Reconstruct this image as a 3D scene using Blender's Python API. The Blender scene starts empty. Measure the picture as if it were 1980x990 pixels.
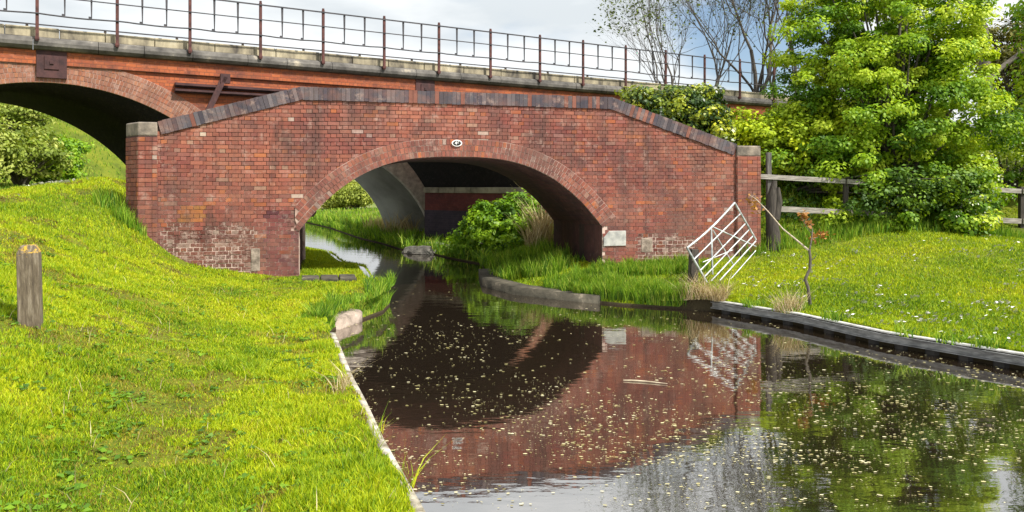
import bpy, math, random
import numpy as np
from mathutils import Vector, Matrix
R = math.radians
SC = bpy.context.scene
COL = SC.collection

# ------------------------------------------------------------ camera / light
F, CX, HY, CAMH = 1500.0, 990.0, 362.0, 2.1      # focal (px of 1980), centre, horizon row, eye height
cam_d = bpy.data.cameras.new('camera'); cam = bpy.data.objects.new('camera', cam_d)
COL.objects.link(cam); SC.camera = cam
cam.location = (0, 0, CAMH); cam.rotation_euler = (R(90), 0, 0)
cam_d.sensor_width = 36; cam_d.lens = 36*F/1980
cam_d.shift_y = -(495-HY)/1980.0
cam_d.clip_start = .05; cam_d.clip_end = 3000

SUN_EL, SUN_AZ = 50, 124      # azimuth clockwise from +Y (the view direction): behind, to the right
w = bpy.data.worlds.new('World'); SC.world = w; w.use_nodes = True
nt = w.node_tree; N = nt.nodes; L = nt.links; N.clear()
out = N.new('ShaderNodeOutputWorld'); bg = N.new('ShaderNodeBackground'); bg.inputs['Strength'].default_value = .105
L.new(bg.outputs[0], out.inputs[0])
sky = N.new('ShaderNodeTexSky'); sky.sky_type = 'NISHITA'; sky.sun_disc = False
sky.sun_elevation = R(SUN_EL); sky.sun_rotation = R(SUN_AZ)
tc = N.new('ShaderNodeTexCoord'); mp = N.new('ShaderNodeMapping'); mp.inputs['Scale'].default_value = (1, 1, 2.6)
mp.inputs['Location'].default_value = (.35, .1, .0)
L.new(tc.outputs['Generated'], mp.inputs[0])
n1 = N.new('ShaderNodeTexNoise'); n1.inputs['Scale'].default_value = 2.6; n1.inputs['Detail'].default_value = 9; n1.inputs['Roughness'].default_value = .52
L.new(mp.outputs[0], n1.inputs[0])
# a gap in the cloud, up and to the right of the bridge
dist = N.new('ShaderNodeVectorMath'); dist.operation = 'DISTANCE'
gd = Vector((490, 1500, 330)).normalized(); dist.inputs[1].default_value = gd
nrm = N.new('ShaderNodeVectorMath'); nrm.operation = 'NORMALIZE'
L.new(tc.outputs['Generated'], nrm.inputs[0]); L.new(nrm.outputs[0], dist.inputs[0])
gap = N.new('ShaderNodeMapRange'); gap.inputs[1].default_value = .02; gap.inputs[2].default_value = .145; gap.inputs[3].default_value = -.30; gap.inputs[4].default_value = .13
L.new(dist.outputs['Value'], gap.inputs[0])
ad = N.new('ShaderNodeMath'); ad.operation = 'ADD'; L.new(n1.outputs[0], ad.inputs[0]); L.new(gap.outputs[0], ad.inputs[1])
rp = N.new('ShaderNodeMapRange'); rp.interpolation_type = 'SMOOTHSTEP'
rp.inputs[1].default_value = .36; rp.inputs[2].default_value = .56
L.new(ad.outputs[0], rp.inputs[0])
n2 = N.new('ShaderNodeTexNoise'); n2.inputs['Scale'].default_value = 4.2; n2.inputs['Detail'].default_value = 8; n2.inputs['Roughness'].default_value = .5
mp2 = N.new('ShaderNodeMapping'); mp2.inputs['Scale'].default_value = (1, 1, 3.4); mp2.inputs['Location'].default_value = (3.3, 1.2, .3)
L.new(tc.outputs['Generated'], mp2.inputs[0]); L.new(mp2.outputs[0], n2.inputs[0])
cr = N.new('ShaderNodeValToRGB'); cr.color_ramp.elements[0].position = .36; cr.color_ramp.elements[1].position = .60
cr.color_ramp.elements[0].color = (4.0, 4.3, 4.5, 1); cr.color_ramp.elements[1].color = (5.6, 5.75, 5.8, 1)
L.new(n2.outputs[0], cr.inputs[0])
mx = N.new('ShaderNodeMix'); mx.data_type = 'RGBA'
# the cloud deck is brighter overhead than near the horizon
sz = N.new('ShaderNodeSeparateXYZ'); L.new(nrm.outputs[0], sz.inputs[0]); bz = N.new('ShaderNodeMapRange'); bz.inputs[1].default_value = .22; bz.inputs[2].default_value = .5
bz.inputs[3].default_value = 1.3; bz.inputs[4].default_value = 1.75; L.new(sz.outputs[2], bz.inputs[0])
vs = N.new('ShaderNodeVectorMath'); vs.operation = 'SCALE'; L.new(cr.outputs[0], vs.inputs[0]); L.new(bz.outputs[0], vs.inputs['Scale'])
L.new(rp.outputs[0], mx.inputs['Factor']); L.new(sky.outputs[0], mx.inputs['A']); L.new(vs.outputs[0], mx.inputs['B'])
L.new(mx.outputs['Result'], bg.inputs[0])

sd = bpy.data.lights.new('sun', 'SUN'); sun = bpy.data.objects.new('sun', sd); COL.objects.link(sun)
sd.energy = 5.0; sd.angle = R(2.0); sd.color = (1, .95, .87)
az, el = R(SUN_AZ), R(SUN_EL)
sdir = Vector((math.sin(az)*math.cos(el), math.cos(az)*math.cos(el), math.sin(el)))
sun.rotation_euler = (-sdir).to_track_quat('-Z', 'Y').to_euler()
SC.view_settings.view_transform = 'Standard'; SC.view_settings.look = 'None'
SC.view_settings.gamma = 1; SC.view_settings.exposure = .52; SC.view_settings.use_curve_mapping = False
try: SC.cycles.max_bounces = 6; SC.cycles.transparent_max_bounces = 4
except Exception: pass

# ------------------------------------------------------------ helpers
def P(px, py, D):                       # pixel of the photograph + depth -> point
    return np.array(((px-CX)/F*D, D, CAMH-(py-HY)/F*D))
def Pz(px, py, z):                      # pixel + height -> point
    return P(px, py, (CAMH-z)*F/(py-HY))

def tag(o, label=None, cat=None, group=None, kind=None):
    if label: o['label'] = label
    if cat: o['category'] = cat
    if group: o['group'] = group
    if kind: o['kind'] = kind
    return o
def empty(name, loc=(0, 0, 0), rz=0, label=None, cat=None, group=None):
    o = bpy.data.objects.new(name, None); o.empty_display_size = .2; COL.objects.link(o)
    o.location = loc; o.rotation_euler = (0, 0, rz)
    return tag(o, label, cat, group)
def link(name, me, mat=None, parent=None):
    o = bpy.data.objects.new(name, me); COL.objects.link(o)
    if mat: me.materials.append(mat)
    if parent:
        o.parent = parent
    return o
def npmesh(name, V, faces, mat=None, parent=None, attrs=None, smooth=False):
    """faces: list of (n,k) int arrays. attrs: name -> (type, per-face array)"""
    me = bpy.data.meshes.new(name)
    V = np.asarray(V, np.float32).reshape(-1, 3)
    faces = [np.asarray(f, np.int32) for f in faces if len(f)]
    loops = np.concatenate([f.ravel() for f in faces]); tot = np.concatenate([np.full(len(f), f.shape[1], np.int32) for f in faces])
    st = np.concatenate([[0], np.cumsum(tot)[:-1]]).astype(np.int32)
    me.vertices.add(len(V)); me.vertices.foreach_set('co', V.ravel())
    me.loops.add(len(loops)); me.loops.foreach_set('vertex_index', loops)
    me.polygons.add(len(tot)); me.polygons.foreach_set('loop_start', st); me.polygons.foreach_set('loop_total', tot)
    if smooth: me.polygons.foreach_set('use_smooth', np.ones(len(tot), bool))
    me.update(calc_edges=True)
    for k, (ty, arr) in (attrs or {}).items():
        a = me.attributes.new(k, ty, 'FACE')
        arr = np.asarray(arr, np.float32)
        a.data.foreach_set('color' if ty == 'FLOAT_COLOR' else 'value', arr.ravel())
    return link(name, me, mat, parent)

class MB:
    """collects polygons for one mesh (with optional per-face colour)"""
    def __init__(s): s.v = []; s.f = []; s.c = []
    def face(s, pts, c=(1, 1, 1, 1)):
        i = len(s.v); s.v += [tuple(p) for p in pts]; s.f.append(list(range(i, i+len(pts)))); s.c.append(c)
    def hexa(s, p, c=(1, 1, 1, 1)):     # 8 points: bottom 4 ccw, top 4 ccw
        i = len(s.v); s.v += [tuple(q) for q in p]
        for f in ((3, 2, 1, 0), (4, 5, 6, 7), (0, 1, 5, 4), (1, 2, 6, 5), (2, 3, 7, 6), (3, 0, 4, 7)):
            s.f.append([i+j for j in f]); s.c.append(c)
    def box(s, x0, x1, y0, y1, z0, z1, c=(1, 1, 1, 1)):
        s.hexa([(x0, y0, z0), (x1, y0, z0), (x1, y1, z0), (x0, y1, z0), (x0, y0, z1), (x1, y0, z1), (x1, y1, z1), (x0, y1, z1)], c)
    def prism(s, poly, y0, y1, c=(1, 1, 1, 1)):      # poly in (x,z), extruded in y
        n = len(poly); i = len(s.v)
        s.v += [(x, y0, z) for x, z in poly]+[(x, y1, z) for x, z in poly]
        s.f.append([i+j for j in range(n)]); s.f.append([i+n+j for j in reversed(range(n))]); s.c += [c, c]
        for j in range(n):
            k = (j+1) % n; s.f.append([i+k, i+j, i+n+j, i+n+k]); s.c.append(c)
    def plan(s, poly, z0, z1, c=(1, 1, 1, 1)):
        n = len(poly); i = len(s.v)
        s.v += [(x, y, z0) for x, y in poly]+[(x, y, z1) for x, y in poly]
        s.f.append([i+j for j in reversed(range(n))]); s.f.append([i+n+j for j in range(n)]); s.c += [c, c]
        for j in range(n):
            k = (j+1) % n; s.f.append([i+j, i+k, i+n+k, i+n+j]); s.c.append(c)
    def bar(s, a, b, r0, r1=None, n=6, c=(1, 1, 1, 1), flat=None):
        a = Vector(a); b = Vector(b); r1 = r0 if r1 is None else r1
        d = (b-a).normalized(); u = d.orthogonal().normalized(); v = d.cross(u)
        if n == 4 or flat:
            up = Vector((0, 0, 1)) if abs(d.z) < .9 else Vector((0, 1, 0))
            u = (up-d*up.dot(d)).normalized(); v = d.cross(u)
            fu, fv = flat or (1, 1)
            cs = [(1, 1), (-1, 1), (-1, -1), (1, -1)]
            A = [a+u*p*r0*fu+v*q*r0*fv for p, q in cs]; B = [b+u*p*r1*fu+v*q*r1*fv for p, q in cs]
            n = 4
        else:
            A = [a+(u*math.cos(t)+v*math.sin(t))*r0 for t in [2*math.pi*k/n for k in range(n)]]
            B = [b+(u*math.cos(t)+v*math.sin(t))*r1 for t in [2*math.pi*k/n for k in range(n)]]
        i = len(s.v); s.v += [tuple(q) for q in A+B]
        for k in range(n):
            m = (k+1) % n; s.f.append([i+k, i+m, i+n+m, i+n+k]); s.c.append(c)
        s.f.append([i+k for k in reversed(range(n))]); s.f.append([i+n+k for k in range(n)]); s.c += [c, c]
    def build(s, name, mat, parent=None, col=False, bevel=0, smooth=False):
        me = bpy.data.meshes.new(name); me.from_pydata(s.v, [], s.f); me.update()
        if col:
            a = me.attributes.new('col', 'FLOAT_COLOR', 'FACE'); a.data.foreach_set('color', np.array([tuple(c)[:3]+(1,) for c in s.c], np.float32).ravel())
        if smooth:
            for p in me.polygons: p.use_smooth = True
        o = link(name, me, mat, parent)
        if bevel:
            m = o.modifiers.new('bevel', 'BEVEL'); m.width = bevel; m.segments = 2; m.limit_method = 'ANGLE'
        return o

def tubes(polys, n=5):
    """polys: list of (pts (k,3), radii (k)) -> V, F"""
    V = []; Fq = []; base = 0
    ang = np.arange(n)*2*np.pi/n; cs, sn = np.cos(ang), np.sin(ang)
    for pts, rad in polys:
        pts = np.asarray(pts, float); k = len(pts)
        t = np.gradient(pts, axis=0); t /= np.linalg.norm(t, axis=1, keepdims=True)+1e-9
        ref = np.array((.3, .9, .2)) if abs(t[0, 2]) > .7 else np.array((0, 0, 1.))
        u = np.cross(t, ref); u /= np.linalg.norm(u, axis=1, keepdims=True)+1e-9; v = np.cross(t, u)
        ring = pts[:, None]+(u[:, None]*cs[None, :, None]+v[:, None]*sn[None, :, None])*np.asarray(rad)[:, None, None]
        V.append(ring.reshape(-1, 3))
        i = np.arange(k-1)[:, None]*n; j = np.arange(n)[None]; m = (j+1) % n
        Fq.append(np.stack([i+j, i+m, i+n+m, i+n+j], -1).reshape(-1, 4)+base); base += k*n
    return np.concatenate(V), [np.concatenate(Fq)]

# ------------------------------------------------------------ materials
def mat(name):
    m = bpy.data.materials.new(name); m.use_nodes = True
    return m, m.node_tree.nodes, m.node_tree.links, m.node_tree.nodes['Principled BSDF']
def noise(N, L, scale, detail=6, rough=.6, vec=None, coord='Object', stretch=None):
    n = N.new('ShaderNodeTexNoise'); n.inputs['Scale'].default_value = scale; n.inputs['Detail'].default_value = detail; n.inputs['Roughness'].default_value = rough
    if vec is None:
        t = N.new('ShaderNodeTexCoord'); vec = t.outputs[coord]
    if stretch:
        mp = N.new('ShaderNodeMapping'); mp.inputs['Scale'].default_value = stretch; L.new(vec, mp.inputs[0]); vec = mp.outputs[0]
    L.new(vec, n.inputs['Vector']); return n.outputs[0]
def ramp(N, L, src, stops):
    r = N.new('ShaderNodeValToRGB'); e = r.color_ramp.elements
    while len(e) < len(stops): e.new(.5)
    for k, (p, c) in enumerate(stops):
        e[k].position = p; e[k].color = tuple(c)+(1,) if not isinstance(c, (int, float)) else (c, c, c, 1)
    L.new(src, r.inputs[0]); return r.outputs[0]
def mixc(N, L, fac, a, b, mode='MIX'):
    m = N.new('ShaderNodeMix'); m.data_type = 'RGBA'; m.blend_type = mode
    for nm, x in (('Factor', fac), ('A', a), ('B', b)):
        if isinstance(x, (int, float)): m.inputs[nm].default_value = x if nm == 'Factor' else (x, x, x, 1)
        elif isinstance(x, tuple): m.inputs[nm].default_value = x+(1,)
        else: L.new(x, m.inputs[nm])
    return m.outputs['Result']
def bump(N, L, b, src, s=.3, d=.02):
    n = N.new('ShaderNodeBump'); n.inputs['Strength'].default_value = s; n.inputs['Distance'].default_value = d
    L.new(src, n.inputs['Height']); L.new(n.outputs[0], b.inputs['Normal'])
def simple(name, c0, c1, scale=8, rough=.8, metal=0, bs=.3, bd=.01, stretch=None, c2=None):
    m, N, L, b = mat(name)
    n = noise(N, L, scale, stretch=stretch); st = [(.35, c0), (.62, c1)]
    if c2: st.append((.74, c2))
    L.new(ramp(N, L, n, st), b.inputs['Base Color']); b.inputs['Roughness'].default_value = rough; b.inputs['Metallic'].default_value = metal
    bump(N, L, b, noise(N, L, scale*5, stretch=stretch), bs, bd); return m
def attr(N, nm):
    a = N.new('ShaderNodeAttribute'); a.attribute_name = nm; return a

def leaf_mat(name, stops, trans=.35, rough=.55, scale=.6, amt=.5):
    """per-leaf colour from attribute rnd, translucent"""
    m, N, L, b = mat(name)
    a = attr(N, 'rnd'); nz = noise(N, L, scale, 3)
    ad = N.new('ShaderNodeMath'); ad.operation = 'MULTIPLY_ADD'; L.new(nz, ad.inputs[0]); ad.inputs[1].default_value = amt
    L.new(a.outputs['Fac'], ad.inputs[2])
    sb = N.new('ShaderNodeMath'); sb.operation = 'SUBTRACT'; L.new(ad.outputs[0], sb.inputs[0]); sb.inputs[1].default_value = amt*.5
    col = ramp(N, L, sb.outputs[0], stops)
    L.new(col, b.inputs['Base Color']); b.inputs['Roughness'].default_value = rough; b.inputs['Specular IOR Level'].default_value = .3
    tr = N.new('ShaderNodeBsdfTranslucent'); L.new(mixc(N, L, 1.0, col, (1.25, 1.2, .5), 'MULTIPLY'), tr.inputs[0])
    ms = N.new('ShaderNodeMixShader'); ms.inputs[0].default_value = trans
    L.new(b.outputs[0], ms.inputs[1]); L.new(tr.outputs[0], ms.inputs[2])
    L.new(ms.outputs[0], N['Material Output'].inputs[0]); return m

def hand_brick(name, amount=.5, wash=False):
    """modelled bricks: colour attribute + grain, soot and lime stains"""
    m, N, L, b = mat(name)
    c = attr(N, 'col').outputs['Color']
    g = noise(N, L, 38, 5, .7)
    c = mixc(N, L, ramp(N, L, g, [(.3, 0.), (.75, .55)]), c, mixc(N, L, 1., c, (.52, .5, .55), 'MULTIPLY'))
    s = noise(N, L, 1.1, 7, .65, stretch=(1, 1, .55))
    c = mixc(N, L, ramp(N, L, s, [(.47, 0.), (.60, amount)]), c, (.10, .052, .046))
    l = noise(N, L, 4.5, 9, .72)
    c = mixc(N, L, ramp(N, L, l, [(.54, 0.), (.67, .55)]), c, (.42, .30, .25))
    du = noise(N, L, 1.9, 8, .7, stretch=(.8, 1, 1.4))
    c = mixc(N, L, ramp(N, L, du, [(.47, 0.), (.66, .5)]), c, (.26, .125, .09))
    st = noise(N, L, 1.5, 8, .7, stretch=(1.8, 1, .28))
    c = mixc(N, L, ramp(N, L, st, [(.52, 0.), (.66, amount)]), c, (.075, .045, .038))
    if wash:
        wn = noise(N, L, 7, 10, .75); c = mixc(N, L, ramp(N, L, wn, [(.50, 0.), (.62, .75)]), c, (.40, .31, .26))
    L.new(c, b.inputs['Base Color']); b.inputs['Roughness'].default_value = .88; b.inputs['Specular IOR Level'].default_value = .25
    bump(N, L, b, noise(N, L, 60, 6, .7), .5, .006); return m
def tex_brick(name, A, B, mortar, soot, bw=.235, bh=.083, amt=.5, plane='xz', scale=1.):
    m, N, L, b = mat(name)
    t = N.new('ShaderNodeTexCoord'); sp = N.new('ShaderNodeSeparateXYZ'); cb = N.new('ShaderNodeCombineXYZ')
    L.new(t.outputs['Object'], sp.inputs[0])
    L.new(sp.outputs['XYZ'.index(plane[0].upper())], cb.inputs[0]); L.new(sp.outputs['XYZ'.index(plane[1].upper())], cb.inputs[1])
    br = N.new('ShaderNodeTexBrick'); L.new(cb.outputs[0], br.inputs[0])
    br.inputs['Scale'].default_value = scale; br.inputs['Brick Width'].default_value = bw; br.inputs['Row Height'].default_value = bh
    br.inputs['Mortar Size'].default_value = .006; br.inputs['Mortar Smooth'].default_value = .3; br.inputs['Bias'].default_value = -.1
    br.squash = .5; br.squash_frequency = 2; br.offset = .5
    br.inputs['Color1'].default_value = A+(1,); br.inputs['Color2'].default_value = B+(1,); br.inputs['Mortar'].default_value = mortar+(1,)
    c = br.outputs[0]
    v = noise(N, L, 1.3, 8, .65, stretch=(1, 1, 1.6))
    c = mixc(N, L, ramp(N, L, v, [(.46, 0.), (.66, amt)]), c, soot)
    v2 = noise(N, L, 9, 6, .7)
    c = mixc(N, L, ramp(N, L, v2, [(.55, 0.), (.75, .5)]), c, tuple(min(1, x*1.5+.05) for x in A))
    L.new(c, b.inputs['Base Color']); b.inputs['Roughness'].default_value = .9; b.inputs['Specular IOR Level'].default_value = .2
    h = N.new('ShaderNodeMath'); h.operation = 'MULTIPLY_ADD'; L.new(br.outputs['Fac'], h.inputs[0]); h.inputs[1].default_value = -1.
    L.new(v2, h.inputs[2]); bump(N, L, b, h.outputs[0], .6, .008); return m

M = {}
M['brick'] = hand_brick('weathered_red_brick', .72)
M['wash_brick'] = hand_brick('limewashed_brick', .5, True)
M['blue_brick'] = hand_brick('blue_engineering_brick', .3)
def mortar_mat():
    m, N, L, b = mat('lime_mortar')
    t = N.new('ShaderNodeTexCoord'); sp = N.new('ShaderNodeSeparateXYZ'); L.new(t.outputs['Object'], sp.inputs[0])
    n = noise(N, L, 1.4, 7, .7)
    # repointed pale towards the foot of the wall
    mr = N.new('ShaderNodeMapRange'); mr.inputs[1].default_value = 2.7; mr.inputs[2].default_value = 1.0; mr.inputs[3].default_value = -.08; mr.inputs[4].default_value = .16
    L.new(sp.outputs[2], mr.inputs[0])
    ad = N.new('ShaderNodeMath'); ad.operation = 'ADD'; L.new(n, ad.inputs[0]); L.new(mr.outputs[0], ad.inputs[1])
    mq = N.new('ShaderNodeMapRange'); mq.inputs[1].default_value = 7.0; mq.inputs[2].default_value = 9.5; mq.inputs[3].default_value = -.02; mq.inputs[4].default_value = .07
    L.new(sp.outputs[0], mq.inputs[0]); a2 = N.new('ShaderNodeMath'); a2.operation = 'ADD'; L.new(ad.outputs[0], a2.inputs[0]); L.new(mq.outputs[0], a2.inputs[1])
    c = ramp(N, L, a2.outputs[0], [(.46, (.060, .03, .026)), (.54, (.22, .12, .095)), (.63, (.55, .41, .35))])
    L.new(c, b.inputs['Base Color']); b.inputs['Roughness'].default_value = .95
    bump(N, L, b, noise(N, L, 50), .5, .006); return m
M['mortar'] = mortar_mat()
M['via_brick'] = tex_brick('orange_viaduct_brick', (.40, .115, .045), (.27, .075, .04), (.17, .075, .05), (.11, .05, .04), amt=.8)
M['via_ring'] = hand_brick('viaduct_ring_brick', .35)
M['via_soffit'] = tex_brick('shaded_soffit_brick', (.022, .016, .019), (.014, .011, .014), (.01, .009, .012), (.008, .008, .013), plane='yx')  # near black: deep shade under the viaduct arches put into the colour
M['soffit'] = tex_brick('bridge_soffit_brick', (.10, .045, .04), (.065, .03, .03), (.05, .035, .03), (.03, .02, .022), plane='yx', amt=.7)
M['pier_red'] = tex_brick('pier_red_brick', (.19, .05, .045), (.13, .038, .04), (.10, .05, .045), (.06, .03, .03), plane='yz')
M['pier_blue'] = tex_brick('pier_blue_brick', (.075, .055, .075), (.05, .04, .06), (.09, .07, .08), (.04, .035, .04), plane='yz')
M['stone'] = simple('weathered_sandstone', (.13, .11, .085), (.40, .35, .26), 1.8, .9, c2=(.50, .46, .36), bs=.5)
M['edging'] = simple('stained_edging', (.12, .10, .06), (.50, .46, .38), 7, .9, c2=(.68, .64, .56), bs=.6)
M['capst'] = simple('dirty_capstone', (.10, .085, .07), (.27, .22, .175), 5, .9, c2=(.4, .34, .27), bs=.6)
M['parapet'] = simple('buff_parapet_stone', (.07, .06, .05), (.40, .345, .23), 2.6, .9, c2=(.5, .45, .34), bs=.5, stretch=(1, 1, .35))
M['cornice'] = simple('grey_cornice_stone', (.05, .046, .042), (.15, .138, .122), 2.6, .9, c2=(.38, .33, .25), bs=.5)
M['springer'] = simple('pale_springer_stone', (.26, .26, .25), (.50, .49, .45), 5, .9, c2=(.6, .6, .56))
M['iron'] = simple('dark_painted_iron', (.02, .022, .028), (.055, .05, .055), 6, .55, .2)
M['rust'] = simple('rust_red_iron', (.045, .014, .012), (.11, .035, .028), 7, .75, .1)
M['tie'] = simple('maroon_iron_tie', (.030, .011, .012), (.075, .028, .026), 5, .8)
M['concrete'] = simple('grey_concrete', (.20, .20, .18), (.32, .32, .29), .9, .9)
M['sunlit_conc'] = simple('sunlit_concrete', (.34, .31, .27), (.62, .57, .50), 5, .9, c2=(.72, .68, .6))  # lighter copy of the concrete, sunlight painted into the fascia
M['old_conc'] = simple('mossy_canal_concrete', (.028, .026, .016), (.09, .078, .055), 4, .9, c2=(.26, .22, .16), bs=.6, bd=.02)
M['old_conc2'] = simple('stained_pale_concrete', (.14, .11, .085), (.40, .32, .26), 5, .9, c2=(.55, .47, .4), bs=.6, bd=.02)
M['galv'] = simple('galvanised_steel', (.26, .28, .28), (.55, .57, .57), 9, .45, .35, bs=.1)
M['wood_grey'] = simple('weathered_grey_timber', (.16, .14, .12), (.38, .35, .31), 6, .9, stretch=(.3, 3, 6), bs=.6)
M['wood_mid'] = simple('brown_grey_timber', (.06, .055, .05), (.19, .175, .16), 6, .9, stretch=(6, 6, .5), bs=.6)
M['wood_dark'] = simple('dark_damp_timber', (.025, .02, .017), (.075, .062, .05), 6, .9, stretch=(6, 6, .5), bs=.6)
M['piling'] = simple('black_steel_piling', (.008, .008, .008), (.03, .026, .024), 8, .7)
M['waling'] = simple('grey_steel_waling', (.11, .11, .11), (.27, .27, .265), 6, .6, stretch=(1, 1, 4))
M['pile_cap'] = simple('pale_capping_strip', (.36, .35, .32), (.68, .67, .64), 7, .7)
M['bark'] = simple('grey_brown_bark', (.045, .038, .03), (.14, .12, .095), 9, .95, stretch=(3, 3, .6), bs=.7)
M['bark_pale'] = simple('pale_dry_stem', (.30, .24, .16), (.55, .47, .34), 12, .9)
M['rock'] = simple('grey_boulder', (.045, .042, .036), (.15, .14, .12), 3.5, .95, bs=.8, bd=.03)
M['white'] = simple('white_paint', (.72, .70, .66), (.82, .81, .78), 30, .5)
M['black'] = simple('black_paint', (.008, .008, .008), (.02, .02, .02), 30, .4)

# wooden bollard with lichen on its head
def bollard_mat():
    m, N, L, b = mat('bollard_oak')
    n = noise(N, L, 7, 7, .65, stretch=(5, 5, .6))
    c = ramp(N, L, n, [(.3, (.05, .036, .024)), (.5, (.13, .10, .065)), (.68, (.27, .225, .165))])
    t = N.new('ShaderNodeTexCoord'); sp = N.new('ShaderNodeSeparateXYZ'); L.new(t.outputs['Object'], sp.inputs[0])
    k = noise(N, L, 14, 4); mr = N.new('ShaderNodeMapRange'); mr.inputs[1].default_value = .45; mr.inputs[2].default_value = .60; mr.inputs[3].default_value = -.4; mr.inputs[4].default_value = .09
    L.new(sp.outputs[2], mr.inputs[0]); ad = N.new('ShaderNodeMath'); L.new(k, ad.inputs[0]); L.new(mr.outputs[0], ad.inputs[1])
    c = mixc(N, L, ramp(N, L, ad.outputs[0], [(.575, 0.), (.63, .9)]), c, (.55, .33, .03))
    L.new(c, b.inputs['Base Color']); b.inputs['Roughness'].default_value = .9
    bump(N, L, b, noise(N, L, 30, 6, .7, stretch=(3, 3, .4)), .8, .01); return m
M['bollard'] = bollard_mat()

def ground_mat():
    m, N, L, b = mat('turf_ground')
    n = noise(N, L, .9, 8, .6); n2 = noise(N, L, 14, 6, .7)
    c = ramp(N, L, n, [(.36, (.10, .19, .012)), (.5, (.20, .30, .015)), (.66, (.30, .37, .02))])
    c = mixc(N, L, ramp(N, L, n2, [(.3, .75), (.5, 0.)]), c, (.055, .085, .012)); c = mixc(N, L, .6, c, (.06, .045, .015))
    t = N.new('ShaderNodeTexCoord'); sp = N.new('ShaderNodeSeparateXYZ'); L.new(t.outputs['Object'], sp.inputs[0])
    ge = N.new('ShaderNodeNewGeometry'); gs = N.new('ShaderNodeSeparateXYZ'); L.new(ge.outputs['True Normal'], gs.inputs[0])
    sl = N.new('ShaderNodeMapRange'); sl.inputs[1].default_value = .6; sl.inputs[2].default_value = .35; L.new(gs.outputs[2], sl.inputs[0]); c = mixc(N, L, sl.outputs[0], c, (.045, .036, .02))
    # bare earth below the banks' lip
    mr = N.new('ShaderNodeMapRange'); mr.inputs[1].default_value = .03; mr.inputs[2].default_value = .0
    L.new(sp.outputs[2], mr.inputs[0]); c = mixc(N, L, mr.outputs[0], c, (.035, .027, .018))
    # dry sandy field a long way behind the bridges
    my = N.new('ShaderNodeMapRange'); my.inputs[1].default_value = 56; my.inputs[2].default_value = 60
    L.new(sp.outputs[1], my.inputs[0]); mxx = N.new('ShaderNodeMapRange'); mxx.inputs[1].default_value = -24; mxx.inputs[2].default_value = -20
    L.new(sp.outputs[0], mxx.inputs[0]); pm = N.new('ShaderNodeMath'); pm.operation = 'MULTIPLY'; L.new(my.outputs[0], pm.inputs[0]); L.new(mxx.outputs[0], pm.inputs[1])
    c = mixc(N, L, pm.outputs[0], c, ramp(N, L, noise(N, L, .22, 6, .65), [(.40, (.12, .17, .03)), (.50, (.27, .23, .14)), (.64, (.38, .32, .22))]))
    L.new(c, b.inputs['Base Color']); b.inputs['Roughness'].default_value = 1; b.inputs['Specular IOR Level'].default_value = .1
    bump(N, L, b, n2, 1, .03); return m
M['ground'] = ground_mat()
def water_mat():
    m, N, L, b = mat('canal_water')
    b.inputs['Base Color'].default_value = (.016, .011, .007, 1); b.inputs['Roughness'].default_value = .025
    b.inputs['IOR'].default_value = 1.33; b.inputs['Specular IOR Level'].default_value = 0; b.inputs['Roughness'].default_value = .8
    fr = N.new('ShaderNodeFresnel'); fr.inputs[0].default_value = 1.45; mr = N.new('ShaderNodeMapRange'); mr.inputs[3].default_value = .40; mr.inputs[4].default_value = .95
    gl = N.new('ShaderNodeBsdfGlossy'); gl.inputs['Roughness'].default_value = .02; gl.inputs['Color'].default_value = (.97, .95, .93, 1); ms = N.new('ShaderNodeMixShader')
    L.new(fr.outputs[0], mr.inputs[0]); L.new(mr.outputs[0], ms.inputs[0]); L.new(b.outputs[0], ms.inputs[1]); L.new(gl.outputs[0], ms.inputs[2]); L.new(ms.outputs[0], N['Material Output'].inputs[0])
    a = noise(N, L, 1.1, 3, .5, stretch=(1, 2.2, 1)); a2 = noise(N, L, 6, 3, .5, stretch=(1, 2.4, 1))
    ad = N.new('ShaderNodeMath'); ad.operation = 'MULTIPLY_ADD'; L.new(a2, ad.inputs[0]); ad.inputs[1].default_value = .16; L.new(a, ad.inputs[2])
    bump(N, L, b, ad.outputs[0], .10, .03); L.new(b.inputs['Normal'].links[0].from_socket, gl.inputs['Normal']); return m
M['water'] = water_mat()

G_ = lambda *s: list(s)
M['grass'] = leaf_mat('mown_grass', [(.0, (.05, .12, .008)), (.22, (.14, .26, .008)), (.5, (.32, .42, .008)), (.8, (.52, .56, .010)), (.9, (.50, .46, .03)), (1., (.15, .095, .03))], .3, .6, 1.1, .25)
M['grass2'] = leaf_mat('bank_grass', [(.0, (.04, .10, .01)), (.35, (.11, .24, .012)), (.7, (.22, .38, .016)), (1., (.40, .46, .07))], .35, .6, .8, .6)
M['reed'] = leaf_mat('dry_reed', [(.0, (.22, .15, .07)), (.5, (.46, .36, .2)), (1., (.62, .53, .35))], .2, .8)
M['haw'] = leaf_mat('hawthorn_leaf', [(.0, (.03, .085, .006)), (.3, (.12, .25, .008)), (.6, (.30, .44, .012)), (1., (.56, .64, .05))], .34)
M['lime'] = leaf_mat('yellow_green_leaf', [(.0, (.14, .22, .01)), (.5, (.38, .50, .012)), (1., (.65, .68, .02))], .35)
M['laurel'] = leaf_mat('dark_glossy_leaf', [(.0, (.014, .035, .012)), (.4, (.05, .10, .016)), (.7, (.22, .28, .02)), (1., (.60, .58, .03))], .2, .35)
M['ivy'] = leaf_mat('bright_bush_leaf', [(.0, (.035, .09, .01)), (.4, (.13, .27, .013)), (1., (.36, .54, .02))], .38, .45)
M['shade'] = leaf_mat('shaded_bramble_leaf', [(.0, (.02, .05, .006)), (.6, (.065, .14, .01)), (1., (.2, .32, .015))], .2)  # greens darkened so the leaves read as shade below the hawthorn
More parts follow.
